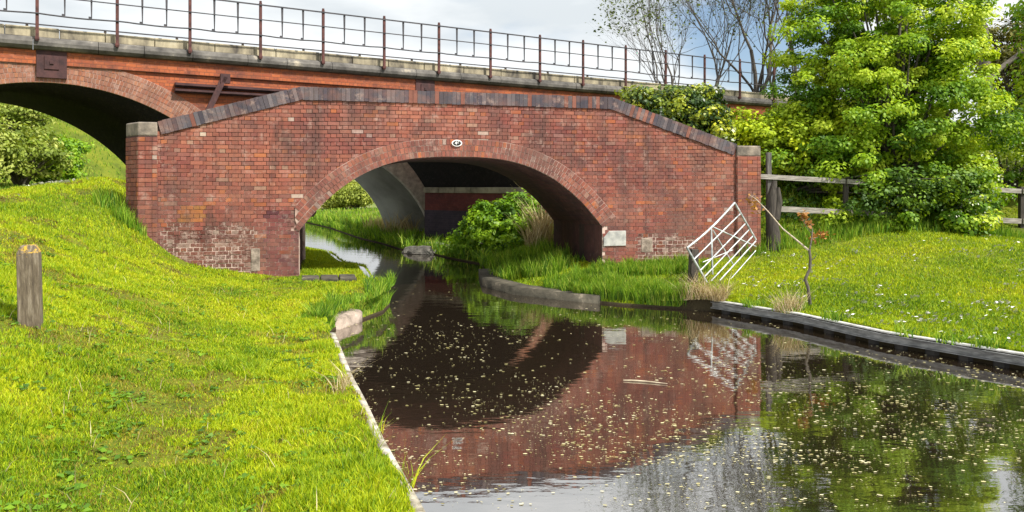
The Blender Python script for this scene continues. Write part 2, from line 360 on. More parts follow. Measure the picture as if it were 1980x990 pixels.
M['sparse'] = leaf_mat('young_tree_leaf', [(.0, (.03, .05, .012)), (.6, (.09, .13, .02)), (1., (.22, .28, .04))], .3)
M['distant'] = leaf_mat('willow_leaf', [(.0, (.13, .17, .03)), (.5, (.30, .36, .05)), (1., (.52, .54, .10))], .35)
M['hedge'] = leaf_mat('far_hedge_leaf', [(.0, (.07, .11, .015)), (.5, (.22, .29, .03)), (1., (.50, .53, .14))], .3)
M['darkleaf'] = leaf_mat('dark_conifer_leaf', [(.0, (.01, .026, .014)), (1., (.04, .08, .03))], .15)
M['olive'] = leaf_mat('brown_green_leaf', [(.0, (.06, .06, .015)), (.6, (.17, .17, .03)), (1., (.32, .30, .05))], .35)
M['blossom'] = leaf_mat('white_blossom', [(.0, (.5, .55, .35)), (1., (.82, .84, .72))], .2)
M['brownleaf'] = leaf_mat('dead_brown_leaf', [(.0, (.20, .08, .02)), (1., (.48, .24, .06))], .2)
M['petal'] = leaf_mat('floating_petal', [(.0, (.22, .19, .06)), (.5, (.46, .41, .19)), (1., (.66, .61, .40))], .05)

# ------------------------------------------------------------ terrain
LE = [(-9, .9), (-4, .55), (0, .15), (4.18, -.53), (4.83, -.757), (5.49, -.99), (6.43, -1.286), (7.33, -1.59), (8.25, -1.87), (9.44, -2.23),
      (10.5, -2.56), (11.4, -2.62), (12.05, -2.42), (13.0, -2.17), (13.9, -2.18), (14.5, -2.5), (17.2, -3.3), (20.5, -4.8), (21.9, -6.), (25, -9.5),
      (30, -13.2), (42, -18.6), (50, -22.4), (70, -34), (110, -56), (700, -380)]
RE = [(-9, 13), (0, 9.6), (6, 7.3), (8.9, 5.87), (10.25, 4.95), (11.73, 4.35), (13.1, 3.42), (13.35, 2.9), (13.8, 1.93), (14.4, 1.15), (15.3, .1), (16.6, -.5), (18.75, -.62),
      (21, -.8), (23, -1.9), (24.6, -2.6), (26, -3.7), (29, -4.9), (31.5, -6.1), (40, -9.4), (47, -12.6), (60, -18.5), (110, -38), (700, -300)]
LEy, LEx = np.array(LE).T; REy, REx = np.array(RE).T
def el_(y): return np.interp(y, LEy, LEx)
def er_(y): return np.interp(y, REy, REx)
CP = []
for y in (-6, -2, 1, 4.2, 6.4, 8.2, 10.5, 12.3, 13.9): CP += [(el_(y), y, .35), (el_(y)-1.1, y, .37)]
CP += [(-2.6, 14.5, .35), (-3.3, 17.2, .35), (-4.8, 20.5, .35), (-6, 21.9, .35), (-9.5, 25, .35), (-13.4, 30, .4), (-18.8, 42, .6), (-22.7, 50, 1.2), (-34.5, 70, 2.5)]
CP += [(-4.06, 14.8, .39), (-4.79, 14.6, .46), (-5.5, 14.4, .56), (-6.2, 14.3, .82), (-6.8, 14.1, 1.34), (-7.25, 14.6, 1.66), (-4.3, 16.5, .4), (-5.0, 18.4, .4),
       (-4.34, 7, .90), (-3.1, 7, .5), (-2.9, 4.5, .45), (-4.2, 4.5, .9), (-6, 7, 1.45), (-4.0, 10.5, .52), (-5.3, 10.5, .85), (-7.0, 11, 1.5), (-5.4, 12.7, .62), (-6.6, 12.8, 1.15),
       (-9.2, 14, 2.0), (-10.5, 12, 1.95), (-9.0, 18, 2.3), (-8.5, 16.3, 2.25), (-14, 14, 1.9), (-12, 20, 1.8), (-20, 20, 1.7), (-11.2, 17, 2.0), (-9.9, 17, 2.1), (-10.2, 15.3, 2.0), (-13, 17, 1.9), (-9, 4, 1.9), (-14, 5, 2.0), (-8, 0, 1.6), (-7.9, 14.9, 2.0),
       (-30, 8, 2), (-16, 36, 2.2), (-25, 50, 3.6), (-29, 50, 6.2), (-36, 55, 9.0), (-60, 55, 10), (-32, 62, 7.5), (-50, 80, 7), (-28, 36, 2.6), (-45, 35, 3)]
for y in (-6, 0, 6, 8.9, 10.25, 11.73, 13.1): CP += [(er_(y), y, .19)]
CP += [(2.9, 13.5, .16), (1.93, 14.0, .15), (1.15, 14.6, .15), (.1, 15.5, .13), (-.4, 16.8, .14), (-.5, 18.75, .15), (-.7, 21, .2), (-1.7, 23.2, .2), (-2.5, 24.8, .15), (-3.7, 26.2, .15),
       (-4.7, 29, .15), (-6, 31.7, .2), (-9.2, 40, .3), (-12.4, 47, .3), (-18, 60, .4), (1.9, 16.1, .45), (4.87, 16.6, .55), (3.4, 15.2, .40), (1.2, 20, .5), (1, 23, .5),
       (6.9, 17, .88), (8.1, 16, .93), (9.6, 14.5, .90), (5.3, 14, .42), (7.5, 12, .45), (10, 11, .6), (12.1, 18.0, .95), (16, 15, 1.1), (14, 8, .7), (20, 5, 1),
       (6.2, 19.5, 2.3), (8, 21, 2.5), (12, 22, 2.6), (5, 24, 3.2), (9, 27, 4.0), (14, 29, 4.4), (11, 33, 4.7), (20, 36, 4.8), (30, 30, 4), (4.5, 28.5, 3.6), (-1.5, 30, .5), (1, 26, .7),
       (40, 60, 5), (20, 60, 3), (-5, 45, .5), (-12, 55, .5), (-9, 66, .9), (0, 60, 1.0), (-20, 75, 1.2), (-12, 90, 1.0), (-18, 90, 1.0), (-90, 30, 4), (90, 20, 4), (60, -20, 2), (-60, -20, 2), (0, 300, 2.6), (200, 300, 5), (-200, 300, 3.2), (-60, 150, 2.0), (-110, 150, 3)]
CP = np.array(CP)
def rb(d2): return -np.sqrt(d2+.25)
_d2 = ((CP[:, None, :2]-CP[None, :, :2])**2).sum(-1)
_A = np.zeros((len(CP)+1,)*2); _A[:-1, :-1] = rb(_d2)-np.eye(len(CP))*.004; _A[:-1, -1] = 1; _A[-1, :-1] = 1
_W = np.linalg.solve(_A, np.concatenate([CP[:, 2], [0]]))
def gh(x, y):
    x = np.asarray(x, float); y = np.asarray(y, float); sh = x.shape; x = x.ravel(); y = y.ravel()
    z = np.empty(len(x))
    for i in range(0, len(x), 50000):
        xx, yy = x[i:i+50000], y[i:i+50000]
        z[i:i+50000] = rb((xx[:, None]-CP[:, 0])**2+(yy[:, None]-CP[:, 1])**2)@_W[:-1]+_W[-1]
    z += .018*np.sin(x*3.1+y*1.7)*np.sin(y*2.3-x)+.012*np.sin(x*7.3+1)*np.sin(y*6.1+x*2)
    dl = el_(y)-x; dr = x-er_(y); gs_ = lambda d, a: np.exp(-(np.clip(d, 0, 9)/a)**2)
    f = np.where((dl >= 0) & (y > 10.3), gs_(dl, np.where(y < 14.3, .2, .09)+.02*np.clip(y-22, 0, 40)), 0)*np.clip((y-10.3)/.6, 0, 1)+np.where((dr >= 0) & (y > 13.3), gs_(dr, .25+.02*np.clip(y-12, 0, 40)), 0)
    z = z-(z-.04)*f; z = np.where(f > .01, np.maximum(z, .035), np.maximum(z, .10))
    return z.reshape(sh)
def g1(x, y): return float(gh(np.array([x]), np.array([y]))[0])

ys = np.concatenate([np.arange(-9, 2, .8), np.arange(2, 12.8, .13), np.arange(12.8, 19, .07), np.arange(19, 32, .22), np.arange(32, 75, 1.0), 75*np.exp(np.linspace(0, 2.2, 26))])
K = 95
off = np.concatenate([[0, .02], .07*(np.exp(np.linspace(0, math.log(900/.07), K)))])
def mkground():
    rows = []
    for y in ys:
        a, b = el_(y), er_(y)
        xl = (a-off)[::-1]; xr = b+off
        rows.append(np.concatenate([xl, [a+.015, a+.03], [b-.03, b-.015], xr]))
    X = np.array(rows); Y = np.repeat(ys[:, None], X.shape[1], 1); Z = gh(X, Y)
    n = len(off); Z[:, n] = -.2; Z[:, n+1] = -.7; Z[:, n+2] = -.7; Z[:, n+3] = -.2
    # the steep abutment corner stays inside the masonry
    V = np.stack([X, Y, Z], -1).reshape(-1, 3); m = X.shape[1]
    i = np.arange(len(ys)-1)[:, None]*m+np.arange(m-1)[None]
    Fq = np.stack([i, i+1, i+m+1, i+m], -1).reshape(-1, 4)
    o = npmesh('ground', V, [Fq], M['ground'], smooth=True); tag(o, kind='structure')
mkground()
o = npmesh('water', [(-900, -9.5, 0), (900, -9.5, 0), (900, 700, 0), (-900, 700, 0)], [[(0, 1, 2, 3)]], M['water']); tag(o, kind='structure')

# ------------------------------------------------------------ brick bridge
BA = P(268, 362, 15.45/(1-.00015*(268-880))); BB = P(1424, 362, 15.45/(1-.00015*(1424-880)))
be = (BB-BA)[:2]; BL = np.linalg.norm(be); be /= BL; BANG = math.atan2(be[1], be[0])
bridge = empty('brick_bridge', (BA[0], BA[1], 0), BANG, 'weathered red brick arch bridge over the canal with dark blue brick coping', 'bridge')
def bl(px, py):            # pixel -> (u,z) on the bridge face
    d = np.array(((px-CX)/F, 1.)); A = np.array([d, -be]).T
    D, u = np.linalg.solve(A, BA[:2]); return u, CAMH-(py-HY)/F*D
uL, zL = bl(578, 440); uR, zR = bl(1165, 446); uC = (uL+uR)/2; HS = (uR-uL)/2; ZS = (zL+zR)/2
zcr = bl(880, 303)[1]; RISE = zcr-ZS; RAD = (HS*HS+RISE*RISE)/(2*RISE)
def intr(x):               # x in -1..1
    c = (math.sqrt(max(0, RAD*RAD-(x*HS)**2))-(RAD-RISE))/RISE; e = math.sqrt(max(0, 1-x*x))
    return ZS+RISE*(1-abs(x)**2.8)
ts = np.linspace(-1, 1, 81)
arc = np.array([(uC+HS*t, intr(t)) for t in ts])
# arc length resample
def resample(p, n):
    d = np.concatenate([[0], np.cumsum(np.linalg.norm(np.diff(p, axis=0), axis=1))]); s = np.linspace(0, d[-1], n)
    return np.stack([np.interp(s, d, p[:, 0]), np.interp(s, d, p[:, 1])], 1), d[-1]
arcS, AL = resample(arc, 81)
def normals(p):
    t = np.gradient(p, axis=0); t /= np.linalg.norm(t, axis=1, keepdims=True); return np.stack([-t[:, 1], t[:, 0]], 1)
RT = .35                   # ring thickness
ext = arcS+normals(arcS)*RT
topl = [bl(305, 235), bl(580, 168), bl(1182, 188), bl(1424, 279)]
DEP = 3.35; WT = .38
def topz(u): return np.interp(u, [p[0] for p in topl], [p[1] for p in topl])
uEnd = BL
# core walls (mortar) as columns between outline top and arch
def wall_core(y0, y1, name):
    m = MB(); us = sorted(set([0., uEnd]+list(arcS[:, 0])+[p[0] for p in topl if 0 < p[0] < uEnd]))
    for a, b in zip(us[:-1], us[1:]):
        mid = (a+b)/2; za, zb = topz(a)-.12, topz(b)-.12
        if uL < mid < uR: lo = (np.interp(a, arcS[:, 0], arcS[:, 1])+.02, np.interp(b, arcS[:, 0], arcS[:, 1])+.02)
        else: lo = (-.4, -.4)
        m.prism([(a, lo[0]), (b, lo[1]), (b, zb), (a, za)], y0, y1)
    return m.build(name, M['mortar'], bridge)
wall_core(.012, WT, 'spandrel_wall')
wall_core(DEP-WT, DEP-.012, 'spandrel_wall')
rnd = random.Random(4)
def brick_col(u, z, kind='red'):
    r = rnd.random()
    if kind == 'blue':
        c = rnd.choice([(.085, .075, .085), (.11, .10, .11), (.065, .06, .075), (.14, .12, .125)])
        if r < .10: c = (.23, .09, .065)
    else:
        c = rnd.choice([(.29, .096, .064), (.262, .084, .058), (.315, .112, .072), (.235, .077, .057), (.285, .11, .082)])
        if r < .028: c = (.33, .18, .13)
        elif r < .075: c = (.38, .12, .05)
        elif r < .14: c = (.19, .075, .06)
        elif r < .146: c = (.44, .33, .27)
    k = .84+.32*rnd.random()
    return tuple(x*k for x in c)
def zone(u, z):
    """the repaired areas of the wall"""
    a0, a1 = bl(312, 480)[0], bl(503, 480)[0]; zt = bl(400, 430)[1]
    b0 = bl(1236, 480)[0]; zb = bl(1240, 455)[1]; c0 = bl(505, 480)[0]
    if a0 < u < a1 and z < zt-(rnd.random()**2)*.22: return 'wash'
    if u > b0 and z < zb-(rnd.random()**2)*.06 and u < bl(1345, 480)[0]: return 'wash2'
    if c0 < u < uL+.3 and z < bl(540, 408)[1]: return 'purple'
    if bl(345, 400)[0] < u < bl(400, 400)[0] and bl(370, 430)[1] < z < bl(370, 398)[1]: return 'orange'
    if u < a0+.02 and z < bl(280, 400)[1]: return 'pink'
def wall_bricks():
    m = MB(); mw = {'wash': MB(), 'wash2': MB()}; ch = .077; row = 0; z = -.1
    while z < 4.2:
        hdr = row % 2; bw = .1125 if hdr else .225
        u = -.02+(.056 if hdr else 0)
        while u < uEnd+.01:
            u0, u1 = u+.0045, u+bw-.0045; sag = .012*math.sin(u*.9+z)+.006*math.sin(u*2.7+z*3); z0, z1 = z+.0045+sag, z+ch-.0045+sag; u += bw
            u0 = max(u0, 0.); u1 = min(u1, uEnd-.001)
            if u1-u0 < .03: continue
            mu, mz = (u0+u1)/2, (z0+z1)/2
            if mz > topz(mu)-.14: continue
            # skip inside ring
            if uL-.02 < u1 and u0 < uR+.02:
                d = np.min(np.hypot(arcS[:, 0]-mu, arcS[:, 1]-mz))
                below = uL < mu < uR and mz < np.interp(mu, arcS[:, 0], arcS[:, 1])
                if below or (d < RT-.07 and mz > ZS-.02 and mu > uL-.06): continue
                if mz <= ZS-.02:
                    if mu < uC: u1 = min(u1, uL-.003)
                    else: u0 = max(u0, uR+.003)
                    if u1-u0 < .03: continue
            nz = math.sin(mu*1.3+1.7*math.sin(mz*2.1))*math.sin(mz*1.9+1.2*math.sin(mu*.8)+2)+.5*math.sin(mu*4.1+2*math.sin(mz*3))*math.sin(mz*5+mu)
            c = brick_col(mu, mz); kz = 1+.16*nz; c = (c[0]*kz, c[1]*(kz+.08*nz), c[2]*kz); zn = zone(mu, mz); pr = rnd.uniform(-.004, .004)
            if zn in ('wash', 'wash2'):
                k = rnd.random(); c = tuple(a*.6 for a in c) if k < .93 else (.34, .25, .2)
                pr += .004; u0 += .005; u1 -= .005; z0 += .005; z1 -= .004
            elif zn == 'purple': c = (c[0]*.62, c[1]*.55, c[2]*.75); pr += .002
            elif zn == 'orange': c = (.40*rnd.uniform(.7, 1.1), .14, .045)
            elif zn == 'pink': c = (min(.5, c[0]*1.15), c[1]*1.45, c[2]*1.5)
            dx = rnd.uniform(-.003, .003)
            mw.get(zn, m).hexa([(u0, pr, z0+dx), (u1, pr, z0-dx), (u1, .02, z0), (u0, .02, z0), (u0, pr, z1+dx), (u1, pr, z1-dx), (u1, .02, z1), (u0, .02, z1)], c)
        z += ch; row += 1
    o = m.build('face_brickwork', M['brick'], bridge, col=True); [q_.build('limewashed_brickwork', M['wash_brick'], bridge, col=True) for q_ in mw.values()]
wall_bricks()
def ring_bricks(y0, y1, name, arcp, L_, par, matl, nr=3, th=.112, w_=.078, umin=-99, cf=brick_col):
    m = MB()
    for r in range(nr):
        a = r*(th+.006)
        nb = int(L_*(1+a/4.)/w_); p, _ = resample(arcp, nb+1); nn = normals(p)
        for i in range(nb):
            q = []
            for j, (k, o_) in enumerate(((i, a+.003), (i+1, a+.003), (i+1, a+th-.003), (i, a+th-.003))):
                s = .06 if k == i else -.06
                base = p[k]+(p[i+1]-p[i])*s*1.2; q.append(base+nn[k]*o_)
            if np.mean([t_[0] for t_ in q]) < umin: continue
            q = [np.array((max(t_[0], umin-.03), t_[1])) for t_ in q]
            pr = y0+rnd.uniform(-.004, .003); c = cf(0, 0)
            m.hexa([(q[0][0], pr, q[0][1]), (q[1][0], pr, q[1][1]), (q[1][0], y1, q[1][1]), (q[0][0], y1, q[0][1]),
                    (q[3][0], pr, q[3][1]), (q[2][0], pr, q[2][1]), (q[2][0], y1, q[2][1]), (q[3][0], y1, q[3][1])], c)
    o = m.build(name, matl, par, col=True)
    # pale mortar bed behind the voussoirs
    p, _ = resample(arcp, 61); e2 = p+normals(p)*(nr*(th+.006)-.002); m = MB()
    for i in range(60):
        m.prism([(max(t_[0], umin-.03), t_[1]) for t_ in (p[i], p[i+1], e2[i+1], e2[i])], y0+.008, y1+.02)
    m.build('ring_mortar', M['ringmortar'], o)
    return o
M['ringmortar'] = simple('pale_ring_mortar', (.14, .07, .055), (.50, .36, .30), 2.2, .95, c2=(.72, .58, .52))
ring_bricks(-.016, .06, 'arch_ring', arcS, AL, bridge, M['brick'], umin=uL-.04)
# barrel: soffit + jambs, shell
def barrel(par, arcp, y0, y1, th, mt, zlow, name='barrel', skew=0, jamb=True):
    pts = arcp.copy()
    if jamb: pts = np.vstack([[pts[0, 0], zlow], pts, [pts[-1, 0], zlow]])
    n = normals(pts)
    if jamb: n[0] = n[1] = (-1, 0); n[-1] = n[-2] = (1, 0)
    o_ = pts+n*th; k = len(pts); V = []
    for pp in (pts, o_):
        for yy, sk in ((y0, 0), (y1, skew)):
            V += [(q[0]+sk, yy, q[1]) for q in pp]
    i = np.arange(k-1); a, b, c, d = i, i+k, i+2*k, i+3*k
    Fq = np.concatenate([np.stack([a, a+1, b+1, b], 1), np.stack([c, d, d+1, c+1], 1), np.stack([a, c, c+1, a+1], 1), np.stack([b, b+1, d+1, d], 1)])
    return npmesh(name, V, [Fq], mt, par)
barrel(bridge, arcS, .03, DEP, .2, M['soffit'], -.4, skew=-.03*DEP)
# fill + road deck
m = MB(); us = np.linspace(0.02, uEnd-.02, 40)
for a, b in zip(us[:-1], us[1:]):
    ma = (a+b)/2; zt = [min(topz(a)-.55, 3.35), min(topz(b)-.55, 3.35)]
    lo = -.3 if not (uL-.2 < ma < uR+.2) else intr(min(1, max(-1, (ma-uC)/HS)))+.12
    if lo > min(zt)-.02: lo = min(zt)-.03
    m.prism([(a, lo), (b, lo), (b, zt[1]), (a, zt[0])], WT+.004, DEP-WT-.004)
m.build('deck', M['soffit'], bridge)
# coping of blue bricks on edge
def coping(y0, y1):
    m = MB(); segs = [(topl[0], topl[1]), (topl[1], topl[2]), (topl[2], topl[3])]
    for (a, b) in segs:
        a = np.array(a); b = np.array(b); l = np.linalg.norm(b-a); n = int(l/.078); d = (b-a)/l; nn = np.array((-d[1], d[0]))
        if l > 5: n = int(l/.085)
        for i in range(n):
            s0, s1 = l*(i+.03)/n, l*(i+.97)/n; h = .245+rnd.uniform(-.006, .006); hz = rnd.uniform(-.005, .005)
            q = [a+d*s0-nn*h, a+d*s1-nn*h, a+d*s1+nn*hz, a+d*s0+nn*hz]
            y = y0+rnd.uniform(-.006, .006)
            m.hexa([(q[0][0], y, q[0][1]), (q[1][0], y, q[1][1]), (q[1][0], y1, q[1][1]), (q[0][0], y1, q[0][1]),
                    (q[3][0], y, q[3][1]), (q[2][0], y, q[2][1]), (q[2][0], y1, q[2][1]), (q[3][0], y1, q[3][1])], brick_col(0, 0, 'blue'))
    o = m.build('coping', M['blue_brick'], bridge, col=True)
    m = MB()
    for a, b in segs:
        a = np.array(a); b = np.array(b); d = (b-a)/np.linalg.norm(b-a); nn = np.array((-d[1], d[0]))
        q = [a-nn*.235, b-nn*.235, b-nn*.012, a-nn*.012]
        m.prism([tuple(x) for x in q], y0+.012, y1-.008)
    m.build('coping_mortar', M['ringmortar'], o)
coping(-.03, WT+.03); coping(DEP-WT-.03, DEP+.03)
# end piers: brick shafts with stone caps
def pier(poly, ztop, capz, name='end_pier', zb=-.3, fine=None):
    m = MB(); m.plan(poly, zb, capz); o = m.build(name, M['mortar'], bridge)
    m = MB(); cen = np.mean(np.array(poly), 0)
    n = len(poly)
    for k in range(n):
        a = np.array(poly[k]); b = np.array(poly[(k+1) % n]); l = np.linalg.norm(b-a); d = (b-a)/l; nn = np.array((d[1], -d[0]))
        z = zb; row = 0
        while z < capz-.05:
            bw = .1175 if row % 2 else .235; s = -.0
            while s < l-.02:
                s0, s1 = max(s+.004, 0), min(s+bw-.004, l); s += bw
                if s1-s0 < .02: continue
                pr = .012+rnd.uniform(-.003, .003); c = brick_col(0, 0)
                A = [a+d*s0-nn*.01, a+d*s1-nn*.01, a+d*s1+nn*pr, a+d*s0+nn*pr]
                m.hexa([(*A[3], z+.005), (*A[2], z+.005), (*A[1], z+.005), (*A[0], z+.005), (*A[3], z+.078), (*A[2], z+.078), (*A[1], z+.078), (*A[0], z+.078)], c)
            z += .083; row += 1
    m.build('pier_brickwork', M['brick'], o, col=True)
    m = MB(); g = [tuple(cen+(np.array(p)-cen)*1.03) for p in poly]; m.plan(g, capz-.01, ztop); m.build('capstone', M['capst'], o, bevel=.025)
sb, cb_ = math.sin(BANG), math.cos(BANG)
def w2l(dx, dy): return (dx*cb_+dy*sb, -dx*sb+dy*cb_)
cx, cy = w2l(-.75*.53, .66*.53)
u305, z305 = bl(305, 262)
pier([(-.001, -.02), (u305-.01, -.02), (u305-.01, .42), (cx+.2, cy+.35), (cx, cy)], bl(285, 236)[1], bl(285, 262)[1])
u1468 = bl(1468, 300)[0]
pier([(uEnd-.005, -.05), (u1468, -.05), (u1468, .48), (uEnd-.005, .48)], bl(1445, 282)[1], bl(1445, 301)[1])
pier([(-.3, DEP-.4), (u305, DEP-.4), (u305, DEP+.02), (-.3, DEP+.02)], bl(285, 236)[1], bl(285, 262)[1])
pier([(uEnd-.005, DEP-.4), (u1468, DEP-.4), (u1468, DEP+.05), (uEnd-.005, DEP+.05)], bl(1445, 282)[1], bl(1445, 301)[1])
# springer stone on the right
a, b = bl(1166, 476), bl(1210, 446); m = MB()
m.prism([(a[0]+.01, a[1]), (b[0], a[1]), (b[0], b[1]), (a[0]+.13, b[1]), (a[0]+.01, b[1]-.14)], -.022, .05); m.build('springer_stone', M['springer'], bridge, bevel=.01)
# stone quoin in the right repair, straight joint
a, b = bl(1240, 488), bl(1262, 460); m = MB(); m.box(a[0], b[0], -.004, .05, a[1], b[1]); m.build('repair_stone', M['old_conc2'], bridge, bevel=.015)
a, b = bl(485, 525), bl(503, 480); m = MB(); m.box(a[0], b[0], -.006, .05, a[1], b[1]); m.build('repair_stone', M['old_conc2'], bridge, bevel=.015)
# number plate
u, z = bl(883, 277); pl = MB(); k = 28
pl.prism([(.105*math.cos(2*math.pi*i/k), .066*math.sin(2*math.pi*i/k)) for i in range(k)], -.045, .0)
plate = pl.build('number_plate', M['white'], bridge); plate.location = (u, 0, z)
pl = MB(); pl.prism([(.08*math.cos(2*math.pi*i/k), .047*math.sin(2*math.pi*i/k)) for i in range(k)], -.052, -.044); pl.build('plate_face', M['black'], plate)
cu = bpy.data.curves.new('numerals', 'FONT'); cu.body = '46'; cu.size = .085; cu.align_x = 'CENTER'; cu.align_y = 'CENTER'; cu.extrude = .002; cu.offset = .003
to = bpy.data.objects.new('tmp_text', cu); COL.objects.link(to); bpy.context.view_layer.update()
me = bpy.data.meshes.new_from_object(to.evaluated_get(bpy.context.evaluated_depsgraph_get())); bpy.data.objects.remove(to)
me.transform(Matrix.Translation((0, -.055, 0)) @ Matrix.Rotation(R(90), 4, 'X')); me.materials.clear(); link('numerals', me, M['white'], plate)

# ------------------------------------------------------------ railway viaduct
K_, D0 = .000287, 17.8
VO = np.array(((0-CX)/F*D0, D0)); VB = P(1190, 362, D0/(1-K_*1190))[:2]
ve = (VB-VO)/np.linalg.norm(VB-VO); VANG = math.atan2(ve[1], ve[0]); vn = np.array((-ve[1], ve[0]))
viaduct = empty('railway_viaduct', (VO[0], VO[1], 0), VANG, 'orange brick railway viaduct with skewed arches and buff stone parapet behind the canal bridge', 'viaduct')
def vl(px, py, off=0.):
    d = np.array(((px-CX)/F, 1.)); A = np.array([d, -ve]).T
    D, s = np.linalg.solve(A, VO+vn*off); return s, CAMH-(py-HY)/F*D
c1 = vl(100, 162)[0]; PER = vl(820, 200)[0]-c1; HSV = PER/2-.45; ZSV = 2.08; zc = vl(100, 160)[1]
RV = zc-ZSV; RR = (HSV**2+RV**2)/(2*RV)
VT = 5.4; SKEW = -VT*math.tan(R(19))
ZB = 5.32
print('viaduct', c1, PER, HSV, zc)
def varc(c, n=49):
    th = math.asin(HSV/RR); t = np.linspace(-th, th, n)
    return np.stack([c+RR*np.sin(t), ZSV+RV-RR+RR*np.cos(t)], 1)
crowns = [c1+PER*i for i in range(-2, 4)]
def vwall(y0, y1, sk, name):
    m = MB()
    for c in crowns:
        a = varc(c); l = c-PER/2; r = c+PER/2
        a = a+normals(a)*.02; a[:, 0] += sk
        for i in range(len(a)-1): m.prism([(a[i, 0], a[i, 1]), (a[i+1, 0], a[i+1, 1]), (a[i+1, 0], ZB), (a[i, 0], ZB)], y0, y1)
        m.prism([(l+sk, ZSV+.02), (a[0, 0], ZSV+.02), (a[0, 0], ZB), (l+sk, ZB)], y0, y1)
        m.prism([(a[-1, 0], ZSV+.02), (r+sk, ZSV+.02), (r+sk, ZB), (a[-1, 0], ZB)], y0, y1)
    for i, v in enumerate(m.v): m.v[i] = (v[0]+SKEW/VT*(v[1]-(0 if sk == 0 else VT)), v[1], v[2])
    return m.build(name, M['via_brick'], viaduct)
vwall(0, .35, 0, 'spandrel_wall'); vwall(VT-.35, VT, SKEW, 'spandrel_wall')
x0, x1 = crowns[0]-PER/2, crowns[-1]+PER/2
def vring_col(u, z):
    c = rnd.choice([(.34, .15, .09), (.37, .16, .085), (.31, .135, .085), (.35, .13, .07), (.38, .19, .12)]); k = rnd.uniform(.8, 1.15)
    return tuple(x*k for x in c)
for c in crowns:
    a = varc(c, 97); l = RR*2*math.asin(HSV/RR)
    if c in (crowns[2], crowns[3], crowns[1]):
        ring_bricks(-.03, .05, 'arch_ring', a, l, viaduct, M['via_ring'], nr=5, w_=.083, cf=vring_col)
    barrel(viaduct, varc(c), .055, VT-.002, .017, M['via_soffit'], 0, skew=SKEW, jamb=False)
# skewed piers
for i, c in enumerate(crowns[:-1]):
    a, b = c+HSV, c+PER-HSV; f = SKEW/VT
    def pl(e, y0=.01, y1=VT-.01): return [(a-e+f*y0, y0), (b+e+f*y0, y0), (b+e+f*y1, y1), (a-e+f*y1, y1)]
    m = MB(); m.plan(pl(0), 1.25, 1.9); o = m.build('pier', M['pier_red'], viaduct)
    m = MB(); m.plan(pl(.02), -.4, 1.25); m.build('pier_foot', M['pier_blue'], o)
    m = MB(); k = 7
    for j in range(k):
        y0, y1 = .0+(VT)*j/k+.01, VT*(j+1)/k-.01
        m.plan([(a-.07+f*y0, y0), (b+.07+f*y0, y0), (b+.07+f*y1, y1), (a-.07+f*y1, y1)], 1.89, 2.1)
    m.build('impost_stone', M['stone'], o, bevel=.015)
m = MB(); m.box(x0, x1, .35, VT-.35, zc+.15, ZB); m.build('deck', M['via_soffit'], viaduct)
# brick string course, rolled cornice and parapet blocks (front, back)
for sgn, yb in ((1, 0.), (-1, VT)):
    m = MB(); m.box(x0, x1, *sorted((yb-.07*sgn, yb+.1*sgn)), vl(600, 150)[1]*0+4.98, ZB-.02); m.build('string_course', M['via_brick'], viaduct)
    m = MB(); x = x0
    while x < x1:
        l_ = rnd.uniform(1.0, 1.5); prof = [(-.02, ZB-.02), (-.17, ZB+.0), (-.24, ZB+.07), (-.25, ZB+.15), (-.21, ZB+.24), (-.12, ZB+.285), (.3, ZB+.285), (.3, ZB-.02)]
        n = len(prof); i = len(m.v); e = rnd.uniform(-.006, .006)
        for xx in (x+.006, x+l_-.006): m.v += [(xx, yb+(q[0]+e)*sgn, q[1]) for q in prof]
        for j in range(n):
            k = (j+1) % n; f = [i+j, i+k, i+n+k, i+n+j]; m.f.append(f if sgn < 0 else f[::-1]); m.c.append((1, 1, 1, 1))
        m.f += [[i+j for j in range(n)], [i+n+j for j in reversed(range(n))]]; m.c += [(1,)*4]*2
        x += l_
    m.build('cornice', M['cornice'], viaduct)
    m = MB(); x = x0
    while x < x1:
        l_ = rnd.uniform(.9, 1.9); e = rnd.uniform(-.008, .008)
        m.box(x+.008, x+l_-.008, *sorted((yb+(-.09+e)*sgn, yb+.28*sgn)), ZB+.28, 5.84+e); x += l_
    m.build('parapet', M['parapet'], viaduct, bevel=.018)
# iron keystone plates
for c in crowns[1:5]:
    m = MB(); m.box(c-.31, c+.31, -.10, .0, zc+.10, ZB-.0)
    m.box(c-.15, c+.15, -.125, -.10, zc+.30, zc+.62); m.box(c-.04, c+.04, -.15, -.12, zc+.42, zc+.5); m.build('pattress_plate', M['tie'], viaduct, bevel=.006)
# old rails bolted on as ties, with a raking strut
m = MB()
for (a, b) in (((337, 163), (600, 181)), ((337, 174), (600, 192))):
    s0, z0 = vl(*a); s1, z1 = vl(*b); z1 = z0
    m.box(s0, s1, -.17, -.1, z0-.05, z0+.02); m.box(s0, s1, -.21, -.17, z0-.035, z0+.005); m.box(s0, s1, -.10, -.03, z0-.07, z0+.04)
tie = m.build('tie_rail', M['tie'], viaduct)
s0, z0 = vl(432, 152); s1, z1 = vl(402, 215); m = MB()
m.bar((s0, -.26, z0), (s1, -.26, z1), .07, n=4, flat=(1, .6)); m.bar((s0-.09, -.28, z0-.03), (s1-.09, -.28, z1-.03), .03, n=4)
m.box(s0-.13, s0+.11, -.33, -.2, z0-.15, z0+.08); m.build('raking_strut', M['tie'], viaduct)

